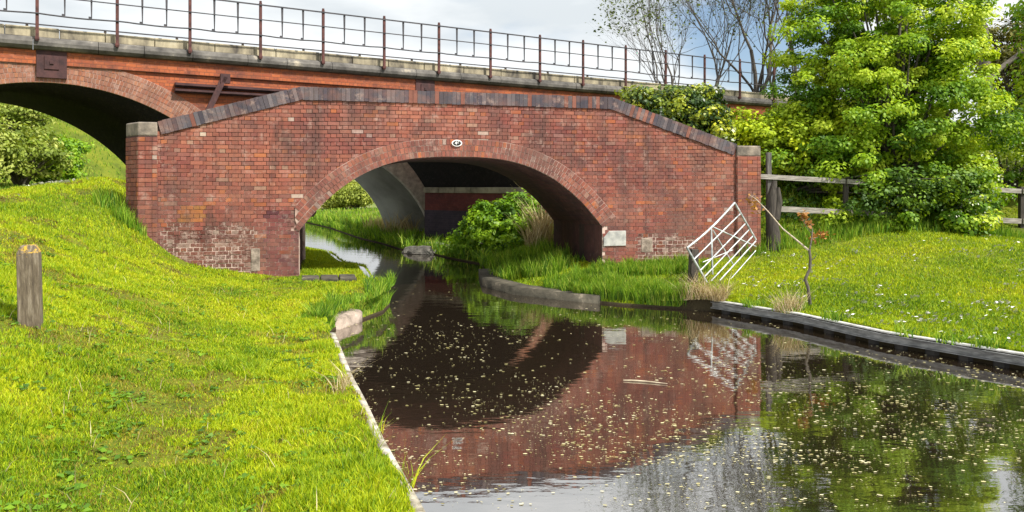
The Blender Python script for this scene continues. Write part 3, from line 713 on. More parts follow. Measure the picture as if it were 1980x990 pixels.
# railing in front of the parapet
PX = [72, 225, 364, 499, 619, 736, 841, 940, 1035, 1118, 1200, 1277, 1352, 1420, 1486]
sp = [vl(p, 100)[0] for p in PX]; sp0 = sp[0]; step = (sp[-1]-sp[0])/(len(sp)-1)
sp = [sp[0]-step*2, sp[0]-step]+sp+[sp[-1]+step*(i+1) for i in range(3)]
rail = empty('iron_railing', (*VO, 0), VANG, 'dark iron railing with rust red posts on the near edge of the viaduct', 'railing')
RY = -.28
for i, s in enumerate(sp):
    m = MB(); m.box(s-.035, s+.035, RY-.03, RY+.03, ZB+.17, 6.98); m.box(s-.045, s+.045, RY-.04, RY+.2, ZB+.2, ZB+.26)
    m.box(s-.028, s+.028, RY-.026, RY+.026, 6.98, 7.03)
    m.build('post', M['rust'], rail, bevel=.004)
m = MB(); s0, s1 = sp[0], sp[-1]
m.box(s0, s1, RY-.055, RY-.03, 6.90, 6.935); m.build('top_rail', M['iron'], rail)
m = MB(); m.box(s0, s1, RY-.052, RY-.032, 6.515, 6.54); m.build('middle_rail', M['iron'], rail)
poly = []; pts = []; rr = random.Random(2)
for a, b in zip(sp[:-1], sp[1:]):
    for t in np.linspace(0, 1, 9)[:-1]: pts.append((a+(b-a)*t, RY-.05, 6.11-.02*math.sin(math.pi*t)+rr.uniform(-.006, .006)))
V, Fq = tubes([(pts, [.019]*len(pts))]); npmesh('lower_cable', V, Fq, M['iron'], rail)
for a, b in zip(sp[:-1], sp[1:]):
    for t in (1/3, 2/3):
        s = a+(b-a)*t; m = MB(); q = [(s-.028, 6.90), (s-.008, 6.10), (s+.014, 6.10), (s+.028, 6.90)]
        m.prism(q, RY-.03, RY-.008); m.box(s-.06, s-.01, RY-.03, RY+.0, 6.10, 6.16); m.build('dropper', M['iron'], rail)
rail2 = empty('pipe_handrail', (*VO, 0), VANG, 'low twin rail handrail on the far edge of the viaduct', 'railing')
q0 = vl(52, 60, VT-.1)[0]; q1 = vl(796, 110, VT-.1)[0]; st = (q1-q0)/6
for i in range(-2, 14):
    s = q0+st*i; m = MB(); m.box(s-.035, s+.035, VT-.14, VT-.08, 5.7, 6.86); m.build('post', M['wood_dark'], rail2)
for z in (6.86, 6.74):
    m = MB(); m.box(q0-3*st, q0+14*st, VT-.15, VT-.12, z-.02, z+.016); m.build('rail', M['iron'], rail2)

# ------------------------------------------------------------ concrete road bridge beyond
CO = 6.7; CT = 2.7
cb = empty('concrete_bridge', (*(VO+vn*CO), 0), VANG, 'smooth grey concrete arch bridge seen beyond the viaduct through the canal arch', 'bridge')
cs = SKEW/VT
rsp = vl(836, 362, CO)[0]      # right springing on its near face
HC = 11.5; ZC = 5.25
def carc(n=41): t = np.linspace(-math.pi/2, math.pi/2, n); return np.stack([rsp-HC+HC*np.sin(t), -.2+(ZC+.2)*np.cos(t)], 1)
ca = carc(); m = MB()
for y0, y1 in ((0, .22), (CT-.25, CT)):
    sk = cs*y0
    for i in range(len(ca)-1): m.prism([(ca[i, 0]+sk, ca[i, 1]), (ca[i+1, 0]+sk, ca[i+1, 1]), (ca[i+1, 0]+sk, 5.75), (ca[i, 0]+sk, 5.75)], y0, y1)
    m.box(ca[-1, 0]+sk, ca[-1, 0]+14+sk, y0, y1, -.3, 5.75); m.box(ca[0, 0]-10+sk, ca[0, 0]+sk, y0, y1, -.3, 5.75)
m.build('fascia', M['sunlit_conc'], cb)  # sunlit edge by colour, against the greyer barrel
barrel(cb, ca, .22, CT-.25, .3, M['concrete'], 0, skew=cs*CT, jamb=False)
m = MB(); m.box(ca[0, 0]-12, ca[-1, 0]+14, .22, CT-.25, 5.4, 5.7); m.build('deck', M['concrete'], cb)

exec_parts = True
# ------------------------------------------------------------ vegetation tools
def npr(seed): return np.random.default_rng(seed)
def leafmesh(name, C, size, rv, mt, parent=None, g=None, up=.35, aspect=1.6, nout=None):
    g = g or npr(1); n = len(C); size = np.asarray(size)*np.ones(n)
    nr = g.normal(size=(n, 3)); nr[:, 2] = np.abs(nr[:, 2])+up
    if nout is not None: nr = nr*.75+nout*1.1
    nr /= np.linalg.norm(nr, axis=1, keepdims=True)
    t = g.normal(size=(n, 3)); t -= nr*(t*nr).sum(1, keepdims=True); t /= np.linalg.norm(t, axis=1, keepdims=True); b = np.cross(nr, t)
    s = size[:, None]*.5
    V = np.stack([C-t*s*aspect**.5, C-b*s/aspect**.5+nr*s*.25, C+t*s*aspect**.5, C+b*s/aspect**.5+nr*s*.25], 1).reshape(-1, 3)
    return npmesh(name, V, [np.arange(4*n).reshape(-1, 4)], mt, parent, {'rnd': ('FLOAT', rv)})
def blobpts(g, blobs, n, shell=.6):
    bl_ = np.array(blobs, float); wgt = (bl_[:, 3]*bl_[:, 4]*bl_[:, 5])**(.7); wgt /= wgt.sum()
    k = g.choice(len(bl_), n, p=wgt); d = g.normal(size=(n, 3)); d /= np.linalg.norm(d, axis=1, keepdims=True)
    r = g.random(n)**(1/3.*shell)
    r = r*(1+.12*np.sin(d[:, 0]*5+k)*np.sin(d[:, 2]*6+k*2))
    return bl_[k, :3]+d*bl_[k, 3:]*r[:, None], d
def vno(x, y, sc, seed):
    t = npr(seed).random((64, 64)); u, v = x/sc, y/sc; i, j = np.floor(u).astype(int), np.floor(v).astype(int); a, b = u-i, v-j; a = a*a*(3-2*a); b = b*b*(3-2*b)
    q = lambda ii, jj: t[ii % 64, jj % 64]
    return (q(i, j)*(1-a)+q(i+1, j)*a)*(1-b)+(q(i, j+1)*(1-a)+q(i+1, j+1)*a)*b
def bush(name, label, cat, base, blobs, nclump, per, leaf, mt, seed, group=None, clump=.22, trunk_r=.06, nbr=26, shell=.6, blossom=0, trunk=True, up=.35, bark='bark'):
    g = npr(seed)
    t = empty(name, tuple(base), 0, label, cat, group)
    base = np.array(base, float)
    C, d = blobpts(g, blobs, nclump, shell)
    keep = C[:, 2] > gh(C[:, 0], C[:, 1])+.05; C = C[keep]; n = len(C)
    cr = g.random(n)
    dv = g.normal(size=(n, per, 3)); dv /= np.linalg.norm(dv, axis=2, keepdims=True); rr0 = g.random((n, per, 1))**.45*1.55*np.array((1, 1, .6))
    pts = (C[:, None]+dv*rr0*clump*(.6+.8*g.random((n, 1, 1)))).reshape(-1, 3)
    nout = dv.reshape(-1, 3)+np.repeat(d[keep], per, 0)*.5
    rv = np.clip(np.repeat(cr, per)*.7+g.random(n*per)*.3, 0, 1)
    gz = gh(pts[:, 0], pts[:, 1]); k2 = pts[:, 2] > np.maximum(gz, 0)+.02; pts = pts[k2]; rv = rv[k2]; nout = nout[k2]
    sz = leaf*(.65+.7*g.random(len(pts)))
    leafmesh('crown', pts-base, sz, rv, mt, t, g, up, nout=nout)
    if blossom:
        ii = g.choice(n, blossom); bp = (C[ii][:, None]+g.normal(size=(blossom, 9, 3))*clump*.6).reshape(-1, 3)
        leafmesh('blossom', bp-base, leaf*.6*np.ones(len(bp)), g.random(len(bp)), M['blossom'], t, g, .3, 1.1)
    if trunk:
        polys = []; ii = g.choice(n, min(nbr, n), replace=False); H = max(.3, (C[:, 2].max()-base[2]))
        for q in ii:
            e = C[q]-base; mid = np.array((e[0]*.25, e[1]*.25, e[2]*.55))+g.normal(size=3)*.1*np.sqrt(H)*.5
            tt = np.linspace(0, 1, 7)[:, None]; c = (1-tt)**2*np.array((g.normal()*.05, g.normal()*.05, -.15))+2*tt*(1-tt)*mid+tt**2*e
            polys.append((c, trunk_r*(1-tt[:, 0])*(.5+.5*g.random())+.008))
        V, Fq = tubes(polys); npmesh('trunk', V, Fq, M[bark], t, smooth=True)
    return t
def grow(g, p, d, l, r, depth, out, tips, spread=.5, up=.12, nseg=4, kids=(2, 4), taper=.62):
    pts = [p]; rad = [r]; q = p.copy(); dd = d.copy()
    for i in range(nseg):
        dd = dd+g.normal(size=3)*.12; dd[2] += up*.4; dd /= np.linalg.norm(dd); q = q+dd*l/nseg; pts.append(q.copy()); rad.append(r*(1-(1-taper)*(i+1)/nseg))
    out.append((np.array(pts), np.array(rad)))
    if depth == 0: tips.append(np.array(pts)); return
    n = g.integers(kids[0], kids[1]+1)
    for k in range(n):
        j = g.integers(max(1, nseg-2), nseg+1) if k else nseg
        nd = dd+g.normal(size=3)*spread; nd[2] = nd[2]*.8+up; nd /= np.linalg.norm(nd)
        grow(g, pts[j], nd, l*g.uniform(.62, .86), rad[j]*(.82 if k == 0 else .6), depth-1, out, tips, spread, up, nseg, kids, taper)
def tree(name, label, cat, base, h, r, depth, seed, mt=None, leaf=.07, nleaf=5, group=None, spread=.5, up=.15, lean=(0, 0, 1), kids=(2, 4), stems=1, bark='bark'):
    g = npr(seed); base = np.array(base, float); t = empty(name, tuple(base), 0, label, cat, group); out = []; tips = []
    for s in range(stems):
        d = np.array(lean, float)+(g.normal(size=3)*.16 if stems > 1 else 0); d /= np.linalg.norm(d)
        grow(g, np.array((g.normal()*.15*(stems > 1), g.normal()*.15*(stems > 1), -.3)), d, h*.36, r*(.7+.3*g.random()), depth, out, tips, spread, up, kids=kids)
    V, Fq = tubes(out, 5); npmesh('trunk', V, Fq, M[bark], t, smooth=True)
    if mt is not None and nleaf:
        T = np.concatenate(tips); idx = g.integers(0, len(T), int(len(T)*nleaf/5)); C = T[idx]+g.normal(size=(len(idx), 3))*.09
        leafmesh('crown', C, leaf*(.6+.8*g.random(len(C))), g.random(len(C)), mt, t, g)
    return t
def blades(name, pts, h, wd, mt, seed, label=None, cat=None, kind=None, parent=None, lean=.35, rv=None):
    g = npr(seed); n = len(pts); h = np.asarray(h)*np.ones(n); wd = np.asarray(wd)*np.ones(n)
    a = g.random(n)*2*np.pi; s = np.stack([np.cos(a), np.sin(a), 0*a], 1)
    b = g.random(n)*2*np.pi; ln = (g.random(n)*.9+.1)*lean; L_ = np.stack([np.cos(b)*ln, np.sin(b)*ln, np.ones(n)], 1)
    p1 = pts+L_*np.array((.35, .35, .55))*h[:, None]; p2 = pts+L_*np.array((1, 1, 1-.0))*h[:, None]*np.array((1, 1, .98))
    sw = s*wd[:, None]*.5
    V = np.stack([pts-sw, pts+sw, p1+sw*.75, p1-sw*.75, p2], 1).reshape(-1, 3); i = np.arange(n)[:, None]*5
    A = i+np.array((0, 1, 2, 3)); B = i+np.array((3, 2, 4))
    if rv is None: rv = g.random(n)
    o = npmesh(name, V, [A, B], mt, parent, {'rnd': ('FLOAT', np.concatenate([rv, rv]))})
    return tag(o, label, cat, kind=kind)

# ------------------------------------------------------------ canal edges
def polyat(pts, ys_):      # points of an edge polyline at given ys
    return pts
def strip(path, prof, name, mt, parent=None, seg=None):
    """sweep profile [(offset to the land, z)] along path [(x,y)]; land side = left of travel"""
    p = np.array(path, float); t = np.gradient(p, axis=0); t /= np.linalg.norm(t, axis=1, keepdims=True); nn = np.stack([-t[:, 1], t[:, 0]], 1)
    V = []; k = len(prof)
    for a, n_ in zip(p, nn): V += [(a[0]+n_[0]*o, a[1]+n_[1]*o, z) for o, z in prof]
    i = np.arange(len(p)-1)[:, None]*k; j = np.arange(k)[None]; m_ = (j+1) % k
    Fq = np.stack([i+j, i+m_, i+k+m_, i+k+j], -1).reshape(-1, 4)
    e = [list(range(k))[::-1]], [list(range((len(p)-1)*k, len(p)*k))]
    return npmesh(name, V, [Fq, np.array(e[0]), np.array(e[1])], mt, parent)
# left: thin pale concrete edging (travel away from camera, land to the left)
yy = np.concatenate([np.arange(-2, 9.6, .25)])
path = [(el_(y)+.03, y) for y in yy]
e1 = strip(path, [(-.052, .315), (.01, .325), (.01, -.5), (-.052, -.5)], 'canal_edging', M['edging'])
tag(e1, 'thin pale concrete edging along the towpath grass', 'kerb')
path = [(-2.58, 11.45), (-2.50, 11.75), (-2.38, 12.15)]
e2 = strip(path, [(-.04, .15), (.0, .18), (.22, .2), (.24, -.5), (-.04, -.5)], 'coping_block', M['old_conc2']); tag(e2, 'pale concrete coping block on the point of the towpath bank', 'kerb')
# paved stones of the towpath under the arch
for i, (px0, px1) in enumerate(((582, 618), (620, 655), (657, 690))):
    a, b = Pz(px0, 545, .37), Pz(px1, 545, .37); m = MB()
    m.plan([(a[0], a[1]), (b[0], b[1]), (b[0]-.16, b[1]+.62), (a[0]-.16, a[1]+.62)], .1, .425+.01*i)
    o = m.build('threshold_stone', M['old_conc'], bevel=.03)
    tag(o, ['flat dark towpath stone against the left foot of the canal arch', 'flat dark towpath stone, middle of three under the arch', 'flat dark towpath stone nearest the water under the arch'][i], 'stone', 'stones of the towpath under the arch')
# right: concrete wall edge by the arch
path = [(1.6, 14.06), (1.15, 14.36), (.1, 15.24), (-.53, 16.5), (-.7, 18.6)]
e3 = strip([(x, y) for x, y in path], [(.10, .14), (-.30, .155), (-.30, -.5), (.10, -.5)], 'canal_wall', M['old_conc']); tag(e3, 'worn mossy concrete canal wall on the far side by the arch foot', 'kerb')
# right: steel sheet piling
piling = empty('steel_piling', (3.4, 13.1, 0), 0, 'grey and black steel sheet piling holding up the daisy lawn', 'retaining wall')
rpath = [(x+.0, y) for y, x in RE[0:7]][::-1]; rp_ = []
for a, b in zip(rpath[:-1], rpath[1:]):
    n = max(2, int(math.hypot(b[0]-a[0], b[1]-a[1])/.3))
    rp_ += [(a[0]+(b[0]-a[0])*k/n-3.4, a[1]+(b[1]-a[1])*k/n-13.1) for k in range(n)]
# travelling towards the camera: land on the left
strip(rp_, [(-.10, .075), (-.045, .09), (-.045, .155), (-.10, .175), (-.11, .17), (-.055, .15), (-.055, .095), (-.11, .07)][::-1], 'waling', M['waling'], piling)
strip(rp_, [(-.055, .178), (.0, .182), (.0, .205), (-.055, .20)][::-1], 'capping_strip', M['pile_cap'], piling)
m = MB(); q = np.array(rp_); d_ = np.concatenate([[0], np.cumsum(np.linalg.norm(np.diff(q, axis=0), axis=1))])
S = np.arange(0, d_[-1], .1); X = np.interp(S, d_, q[:, 0]); Y = np.interp(S, d_, q[:, 1]); tx, ty = np.gradient(X), np.gradient(Y); ll = np.hypot(tx, ty)
off_ = np.array([(.06, .06, -.05, -.05)[i % 4] for i in range(len(S))]); X = X-ty/ll*off_; Y = Y+tx/ll*off_
for i in range(len(S)-1): m.face([(X[i+1], Y[i+1], -.6), (X[i], Y[i], -.6), (X[i], Y[i], .17), (X[i+1], Y[i+1], .17)])
m.build('sheet_pile', M['piling'], piling)
# boulders by the viaduct pier
g = npr(5)
for i, (px, py, s) in enumerate(((795, 487, .32), (822, 489, .4), (858, 488, .42), (885, 489, .3), (905, 484, .34), (840, 478, .35))):
    c = Pz(px, py, .02 if i < 5 else .12); import bmesh
    bm = bmesh.new(); bmesh.ops.create_icosphere(bm, subdivisions=3, radius=1)
    ph = g.random(3)*6
    for v in bm.verts:
        x, y, z = v.co; k = 1+.16*math.sin(3*x+ph[0])*math.cos(2.6*y+ph[1])+.1*math.sin(5*z+ph[2]+x*2); v.co = Vector((round(x*k*2.2)/2.2*.35+x*k*.65, y*k, z*k))
        v.co = Vector((v.co.x*s*1.3, v.co.y*s, v.co.z*s*.55))
    me = bpy.data.meshes.new('boulder'); bm.to_mesh(me); bm.free(); o = link('boulder', me, M['rock']); o.location = c; o.rotation_euler = (0, 0, g.random()*6)
    tag(o, ['leftmost grey boulder at the foot of the viaduct pier', 'second grey boulder from the left at the pier foot', 'largest grey boulder at the waterline below the pier', 'fourth grey boulder at the waterline, beside the bush', 'rightmost grey boulder half under the green bush', 'grey boulder behind the waterline ones, nearest the pier'][i], 'boulder', 'boulders at the viaduct pier')
# viaduct-side bank behind the arch is covered below

# ------------------------------------------------------------ bollard
pb = P(59, 618, 6.9); zb = g1(pb[0], pb[1]); m = MB(); hw = .085
H_ = .66; bo = Vector((pb[0], pb[1], pb[2]-.0)); rz = R(22)
c8 = lambda s, z: [(-s, -s, z), (s, -s, z), (s, s, z), (-s, s, z)]
def taper(levels):
    v = []; 
    for s, z in levels: v += c8(s, z)
    return v
lv = [(.086, -.3), (.084, .56), (.082, .60), (.055, .665)]
mm = MB(); mm.v = taper(lv)
for k in range(3):
    for j in range(4): mm.f.append([k*4+j, k*4+(j+1) % 4, k*4+4+(j+1) % 4, k*4+4+j]); mm.c.append((1,)*4)
mm.f.append([12, 13, 14, 15]); mm.c.append((1,)*4)
o = mm.build('wooden_post', M['bollard'], bevel=.008); o.location = bo; o.rotation_euler = (R(1), R(-1), rz)
tag(o, 'squat grey brown bollard with orange lichen on its sloping top, in the left grass', 'post')

# ------------------------------------------------------------ metal gate, leaning
def gp(x, y):    # crop pixel -> photo pixel -> point on the gate's leaning plane
    px, py = 1280+x/3.808, 360+y/3.808
    return P(px, py, 14.3+(px-1327)*.0055-(py-480)*.002)
gb = gp(320, 700); gate = empty('metal_gate', tuple(gb), 0, 'galvanised steel tube gate leaning askew off its hinges by the bridge', 'gate')
def gbar(name, a, b, r=.017, mt='galv'):
    a, b = gp(*a)-gb, gp(*b)-gb; n = 9
    V, Fq = tubes([(np.array([a+(b-a)*t for t in np.linspace(0, 1, n)]), [r]*n)], 8); return npmesh(name, V, Fq, M[mt], gate, smooth=True)
a, b = gp(185, 455)-gb, gp(535, 122)-gb
V, Fq = tubes([(np.array([a+(b-a)*t+np.array((0, 0, -.05*math.sin(math.pi*t))) for t in np.linspace(0, 1, 12)]), [.022]*12)], 8); npmesh('top_rail', V, Fq, M['galv'], gate, smooth=True)
for a, b in (((235, 540), (575, 205)), ((283, 620), (612, 278)), ((315, 665), (640, 322)), ((360, 700), (668, 368)), ((425, 695), (690, 405)), ((445, 752), (690, 475))):
    gbar('bar', a, b, .015 if a[0] < 440 else .011)
gbar('stile', (185, 455), (345, 735), .022); gbar('stile', (535, 122), (692, 395), .02)
gbar('brace', (362, 295), (692, 445), .015); gbar('brace', (375, 325), (525, 580), .013); gbar('brace', (300, 560), (520, 470), .011)
gbar('prop', (362, 292), (372, 650), .018)
q = gp(248, 720); m = MB(); m.box(-.075, .075, -.06, .06, -.35, .62); o = m.build('gate_post', M['wood_dark'], bevel=.01); o.location = (q[0], q[1]+.25, q[2]+.0); o.rotation_euler = (0, R(3), .3)
tag(o, 'short dark rotten timber post behind the foot of the leaning gate', 'post')

# ------------------------------------------------------------ timber fence on the right
fence = empty('rail_fence', (5.6, 17.2, .8), 0, 'weathered grey timber post and rail fence running behind the hawthorn', 'fence')
def fD(px): return 17.2+(px-1465)*.00245
def frail(y0, y1, px0, px1, h=.075):
    m = MB()
    a = P(px0, y0, fD(px0)-.06)-np.array((5.6, 17.2, .8)); b = P(px1, y1, fD(px1)-.06)-np.array((5.6, 17.2, .8)); m.bar(a, b, h, n=4, flat=(.72, .26)); m.build('rail', M['wood_grey'], fence, bevel=.004)
for k, (a, b) in enumerate(((1462, 1634), (1638, 1806), (1810, 1974), (1978, 2160))):
    y = lambda x: 341+(x-1465)*.0565
    frail(y(a), y(b), a, b); y2 = lambda x: 402+(x-1470)*.0515; frail(y2(a), y2(b), a, b, .085)
for k, px in enumerate((1487, 1636, 1808, 1976, 2160)):
    a = P(px, 400, fD(px))-np.array((5.6, 17.2, .8)); top = 2.62 if k == 0 else 2.35-.08*k
    m = MB(); m.box(a[0]-.048, a[0]+.048, a[1]-.03, a[1]+.08, -.3, top-.8+(.25 if k == 0 else 0)); m.build('post', M['wood_mid' if k == 0 else 'wood_dark'], fence, bevel=.008)
# old dark stump against the pier end
sx = P(1484, 430, 17.35); zz = g1(sx[0], sx[1]); gg = npr(8)
pts = [(0, 0, -.3), (.02, 0, .2), (-.03, .03, .6), (.0, .05, 1.0), (.06, .06, 1.35)]
V, Fq = tubes([(pts, [.19, .14, .12, .11, .05]), ([(.05, 0, .5), (.14, .02, .9), (.12, 0, 1.2)], [.1, .08, .03])], 9)
st_ = npmesh('tree_stump', V, Fq, M['wood_dark'], None, smooth=True); st_.location = (sx[0]-.02, sx[1]-.42, zz-.05); tag(st_, 'dark dead stump standing against the right end of the bridge', 'stump')

# ------------------------------------------------------------ dead sapling
sb_ = P(1567, 600, 12.15); sap = empty('bent_sapling', tuple(sb_), 0, 'thin half dead sapling with one long bent over stem on the lawn', 'sapling')
def spx(pts, r0, r1, dd=0):
    q = np.array([P(x, y, 12.15+dd*i*.1)-sb_ for i, (x, y) in enumerate(pts)]); n = len(q)*4
    d = np.linspace(0, len(q)-1, n); q = np.stack([np.interp(d, range(len(q)), q[:, k]) for k in range(3)], 1); return q, np.linspace(r0, r1, n)
V, Fq = tubes([spx([(1567, 612), (1566, 585), (1562, 555), (1557, 540), (1566, 520), (1567, 500), (1565, 484)], .028, .02), spx([(1565, 486), (1569, 465), (1571, 445), (1567, 432)], .014, .006, 1),
               spx([(1560, 545), (1545, 537)], .008, .004), spx([(1567, 505), (1577, 497), (1580, 490)], .008, .004), spx([(1570, 462), (1584, 458)], .006, .004), spx([(1570, 452), (1560, 440), (1550, 420)], .007, .003)], 6)
npmesh('stem', V, Fq, M['bark'], sap, smooth=True)
V, Fq = tubes([spx([(1566, 486), (1540, 464), (1513, 442), (1488, 412), (1462, 385), (1450, 378)], .016, .006, 6)], 6); npmesh('bent_stem', V, Fq, M['bark_pale'], sap, smooth=True)
g = npr(11); C = np.concatenate([P(px, py, dd)+g.normal(size=(n, 3))*s-sb_ for px, py, dd, n, s in ((1452, 388, 15.2, 26, .09), (1460, 402, 15.1, 26, .09), (1553, 418, 12.4, 26, .045), (1562, 432, 12.4, 16, .04), (1588, 455, 12.4, 34, .05), (1572, 460, 12.4, 20, .05))])
leafmesh('leaf_tuft', C, .05+.03*g.random(len(C)), g.random(len(C)), M['brownleaf'], sap, g)

# ------------------------------------------------------------ trees and shrubs on the right
def B(px, py, D, rpx, rpy, rd):     # blob from the photo
    c = P(px, py, D); return (*c, rpx/F*D, rd, rpy/F*D)
hb = P(1735, 470, 18.9); hb[2] = g1(hb[0], hb[1])
bush('hawthorn', 'big bright green hawthorn spreading in front of the rail fence', 'tree', hb,
     [B(1735, 200, 19.3, 175, 185, 2.2), B(1640, 250, 19, 120, 110, 1.7), B(1840, 230, 19.2, 95, 165, 1.8), B(1680, 320, 18.4, 110, 70, 1.3), B(1840, 350, 18.2, 75, 70, 1.1), B(1720, 60, 19.6, 150, 130, 1.9),
      B(1600, 110, 19.4, 105, 95, 1.5), B(1545, 190, 19.4, 50, 60, .9), B(1650, 385, 18, 60, 34, .6), B(1700, 415, 17.5, 75, 38, .6), B(1785, 395, 17.6, 60, 38, .6), B(1640, 430, 17.6, 38, 20, .4), B(1850, 430, 17.8, 50, 32, .6), B(1775, 455, 17.7, 40, 16, .4), B(1810, 50, 19.6, 80, 80, 1.5), B(1540, 300, 19.2, 75, 70, 1.2), B(1700, -60, 19.8, 110, 90, 1.6), B(1580, 30, 19.6, 60, 60, 1.)],
     640, 250, .07, M['haw'], 21, clump=.225, trunk_r=.13, nbr=90, shell=.6, up=.6)
g = npr(3)
# blossom boughs on its right flank are a tree of their own beyond
bx = P(1955, 430, 20.5); bx[2] = g1(bx[0], bx[1])
bush('flowering_thorn', 'white flowering thorn bush at the right edge behind the fence', 'bush', bx, [B(1950, 330, 20.5, 55, 75, 1.1), B(1900, 380, 19.8, 40, 60, .8), B(2030, 300, 21, 60, 90, 1.2)], 150, 42, .09, M['haw'], 22, nbr=18, blossom=120, clump=.2)
bx = P(1880, 440, 17.3); bx[2] = g1(bx[0], bx[1])
bush('flowering_thorn', 'low thorn bush heavy with white blossom at the right foot of the big hawthorn', 'bush', bx, [B(1880, 385, 17.4, 38, 45, .5), B(1862, 435, 17.2, 50, 38, .5), B(1895, 340, 17.5, 25, 40, .4)], 95, 45, .085, M['haw'], 23, nbr=14, blossom=80, clump=.15)
bx = P(1600, 300, 24); bx[2] = g1(bx[0], bx[1])
bush('elder_bush', 'yellow green leafy bush on the embankment between the dark laurel and the hawthorn', 'bush', bx, [B(1490, 262, 19.4, 75, 40, .9), B(1570, 245, 19.6, 80, 50, .9), B(1440, 245, 19.8, 40, 32, .8), B(1620, 270, 20, 80, 60, 1.), B(1520, 300, 18.9, 50, 40, .7)], 400, 50, .085, M['lime'], 24, nbr=20, up=.7)
bx = P(1530, 400, 19.2); bx[2] = g1(bx[0], bx[1])
bush('bramble_thicket', 'green bramble thicket coloured dark as shade filling the gap behind the rails beside the pier', 'bush', bx, [B(1540, 340, 19.4, 80, 60, .9), B(1530, 420, 18.6, 75, 45, .7), B(1600, 430, 18.6, 70, 45, .7), B(1700, 440, 18.7, 90, 40, .7), B(1810, 440, 18.8, 90, 40, .8), B(1730, 385, 17.3, 90, 42, .4), B(1840, 395, 17.3, 60, 42, .4), B(1800, 345, 17.3, 90, 25, .4)], 430, 60, .07, M['shade'], 25, nbr=14)  # dark leaf colour stands in for shade under the hawthorn
bx = P(1310, 240, 20.5); bx[2] = g1(bx[0], bx[1])
bush('laurel_bush', 'dark glossy laurel bush with yellow tips spilling over the sloping bridge coping', 'bush', bx, [B(1300, 215, 20.3, 75, 42, 1.0), B(1240, 195, 20.5, 42, 27, .9), B(1360, 235, 20, 50, 42, .9), B(1390, 262, 19.4, 35, 26, .7), B(1340, 190, 20.8, 55, 22, .8), B(1280, 250, 20, 50, 30, .8)], 330, 60, .085, M['laurel'], 26, nbr=14, clump=.17, up=.2)
# young trees along the track, against the sky
TT = [(1290, 205, 33, 9.5, .075, 5, 'sparse', 31, 'slim young tree with sparse leaves, leftmost of those beyond the viaduct', .33),
      (1330, 205, 34, 10.5, .08, 5, 'sparse', 32, 'slender twin stemmed young tree beyond the viaduct, second from the left', .3),
      (1375, 205, 35, 10, .075, 5, 'sparse', 33, 'thin young tree with small dark leaves just left of the stout bare tree', .3),
      (1462, 205, 34, 11.5, .14, 6, None, 34, 'stout bare dark tree with forking limbs against the blue sky', .42),
      (1500, 205, 36, 11, .11, 6, None, 35, 'bare dark tree between the stout one and the hawthorn', .4),
      (1545, 210, 34, 10, .11, 5, 'sparse', 36, 'half hidden young tree at the left edge of the hawthorn crown', .35)]
for px, py, D, h, r, dep, mt, sd_, lb, spr in TT:
    b_ = P(px, py, D); b_[2] = max(g1(b_[0], b_[1]), 3.8)-.3
    tree('young_tree' if mt else 'bare_tree', lb, 'tree', b_, h, r, dep, sd_, M[mt] if mt else M['sparse'], .10, 1.5 if mt else .35, 'trees beyond the viaduct', spr, .16, stems=2 if px in (1330, 1462) else 1, kids=(3, 4))
b_ = P(1905, 300, 27); b_[2] = g1(b_[0], b_[1])
tree('bare_tree', 'large dark branching tree behind the hawthorn at the upper right corner', 'tree', b_, 12, .26, 5, 38, M['olive'], .13, 2.2, 'trees beyond the viaduct', .5, .08, kids=(3, 4), lean=(.06, 0, 1))
bx = P(1960, 200, 29); bx[2] = g1(bx[0], bx[1])
bush('bronze_tree', 'bronze green tree at the right edge behind the hawthorn', 'tree', bx, [B(1960, 150, 29, 70, 60, 1.8), B(2040, 90, 29, 80, 100, 2), B(1930, 90, 30, 45, 40, 1.3)], 330, 38, .12, M['olive'], 39, nbr=22, trunk_r=.14, clump=.36)
bx = P(1990, 300, 26); bx[2] = g1(bx[0], bx[1])
bush('yew_tree', 'dark evergreen mass behind the fence at the far right', 'tree', bx, [B(1985, 265, 25.5, 75, 55, 1.5), B(1940, 285, 25, 40, 45, 1.2), B(2060, 250, 26, 80, 90, 1.6)], 260, 45, .12, M['darkleaf'], 40, nbr=10, trunk_r=.15)
# trees out of frame to the right whose reflection darkens the water
for k, (px, D, rp, lb) in enumerate(((2150, 20, 150, 'broad green tree just outside the right of the view by the lawn'),)):
    bx = P(px, 400, D); bx[2] = g1(bx[0], bx[1])
    bush('field_maple', lb, 'tree', bx, [B(px, 200, D, rp, 200, 2), B(px-40, 30, D, 120, 120, 1.8)], 420, 40, .12, M['haw'], 41, nbr=24, trunk_r=.16, clump=.34)

# ------------------------------------------------------------ bush, reeds and grasses by the water
bx = P(985, 490, 21.8); bx[2] = .25
bush('alder_bush', 'bright leafy green bush at the water edge seen through the canal arch', 'bush', bx, [B(960, 440, 22, 62, 48, 1.), B(1000, 415, 22.3, 50, 38, .9), B(915, 460, 22.6, 40, 40, .8), B(1010, 460, 21.5, 45, 40, .8), B(985, 480, 20.9, 36, 24, .6), B(890, 480, 22.9, 22, 20, .5)], 300, 60, .085, M['ivy'], 51, nbr=16, clump=.16)
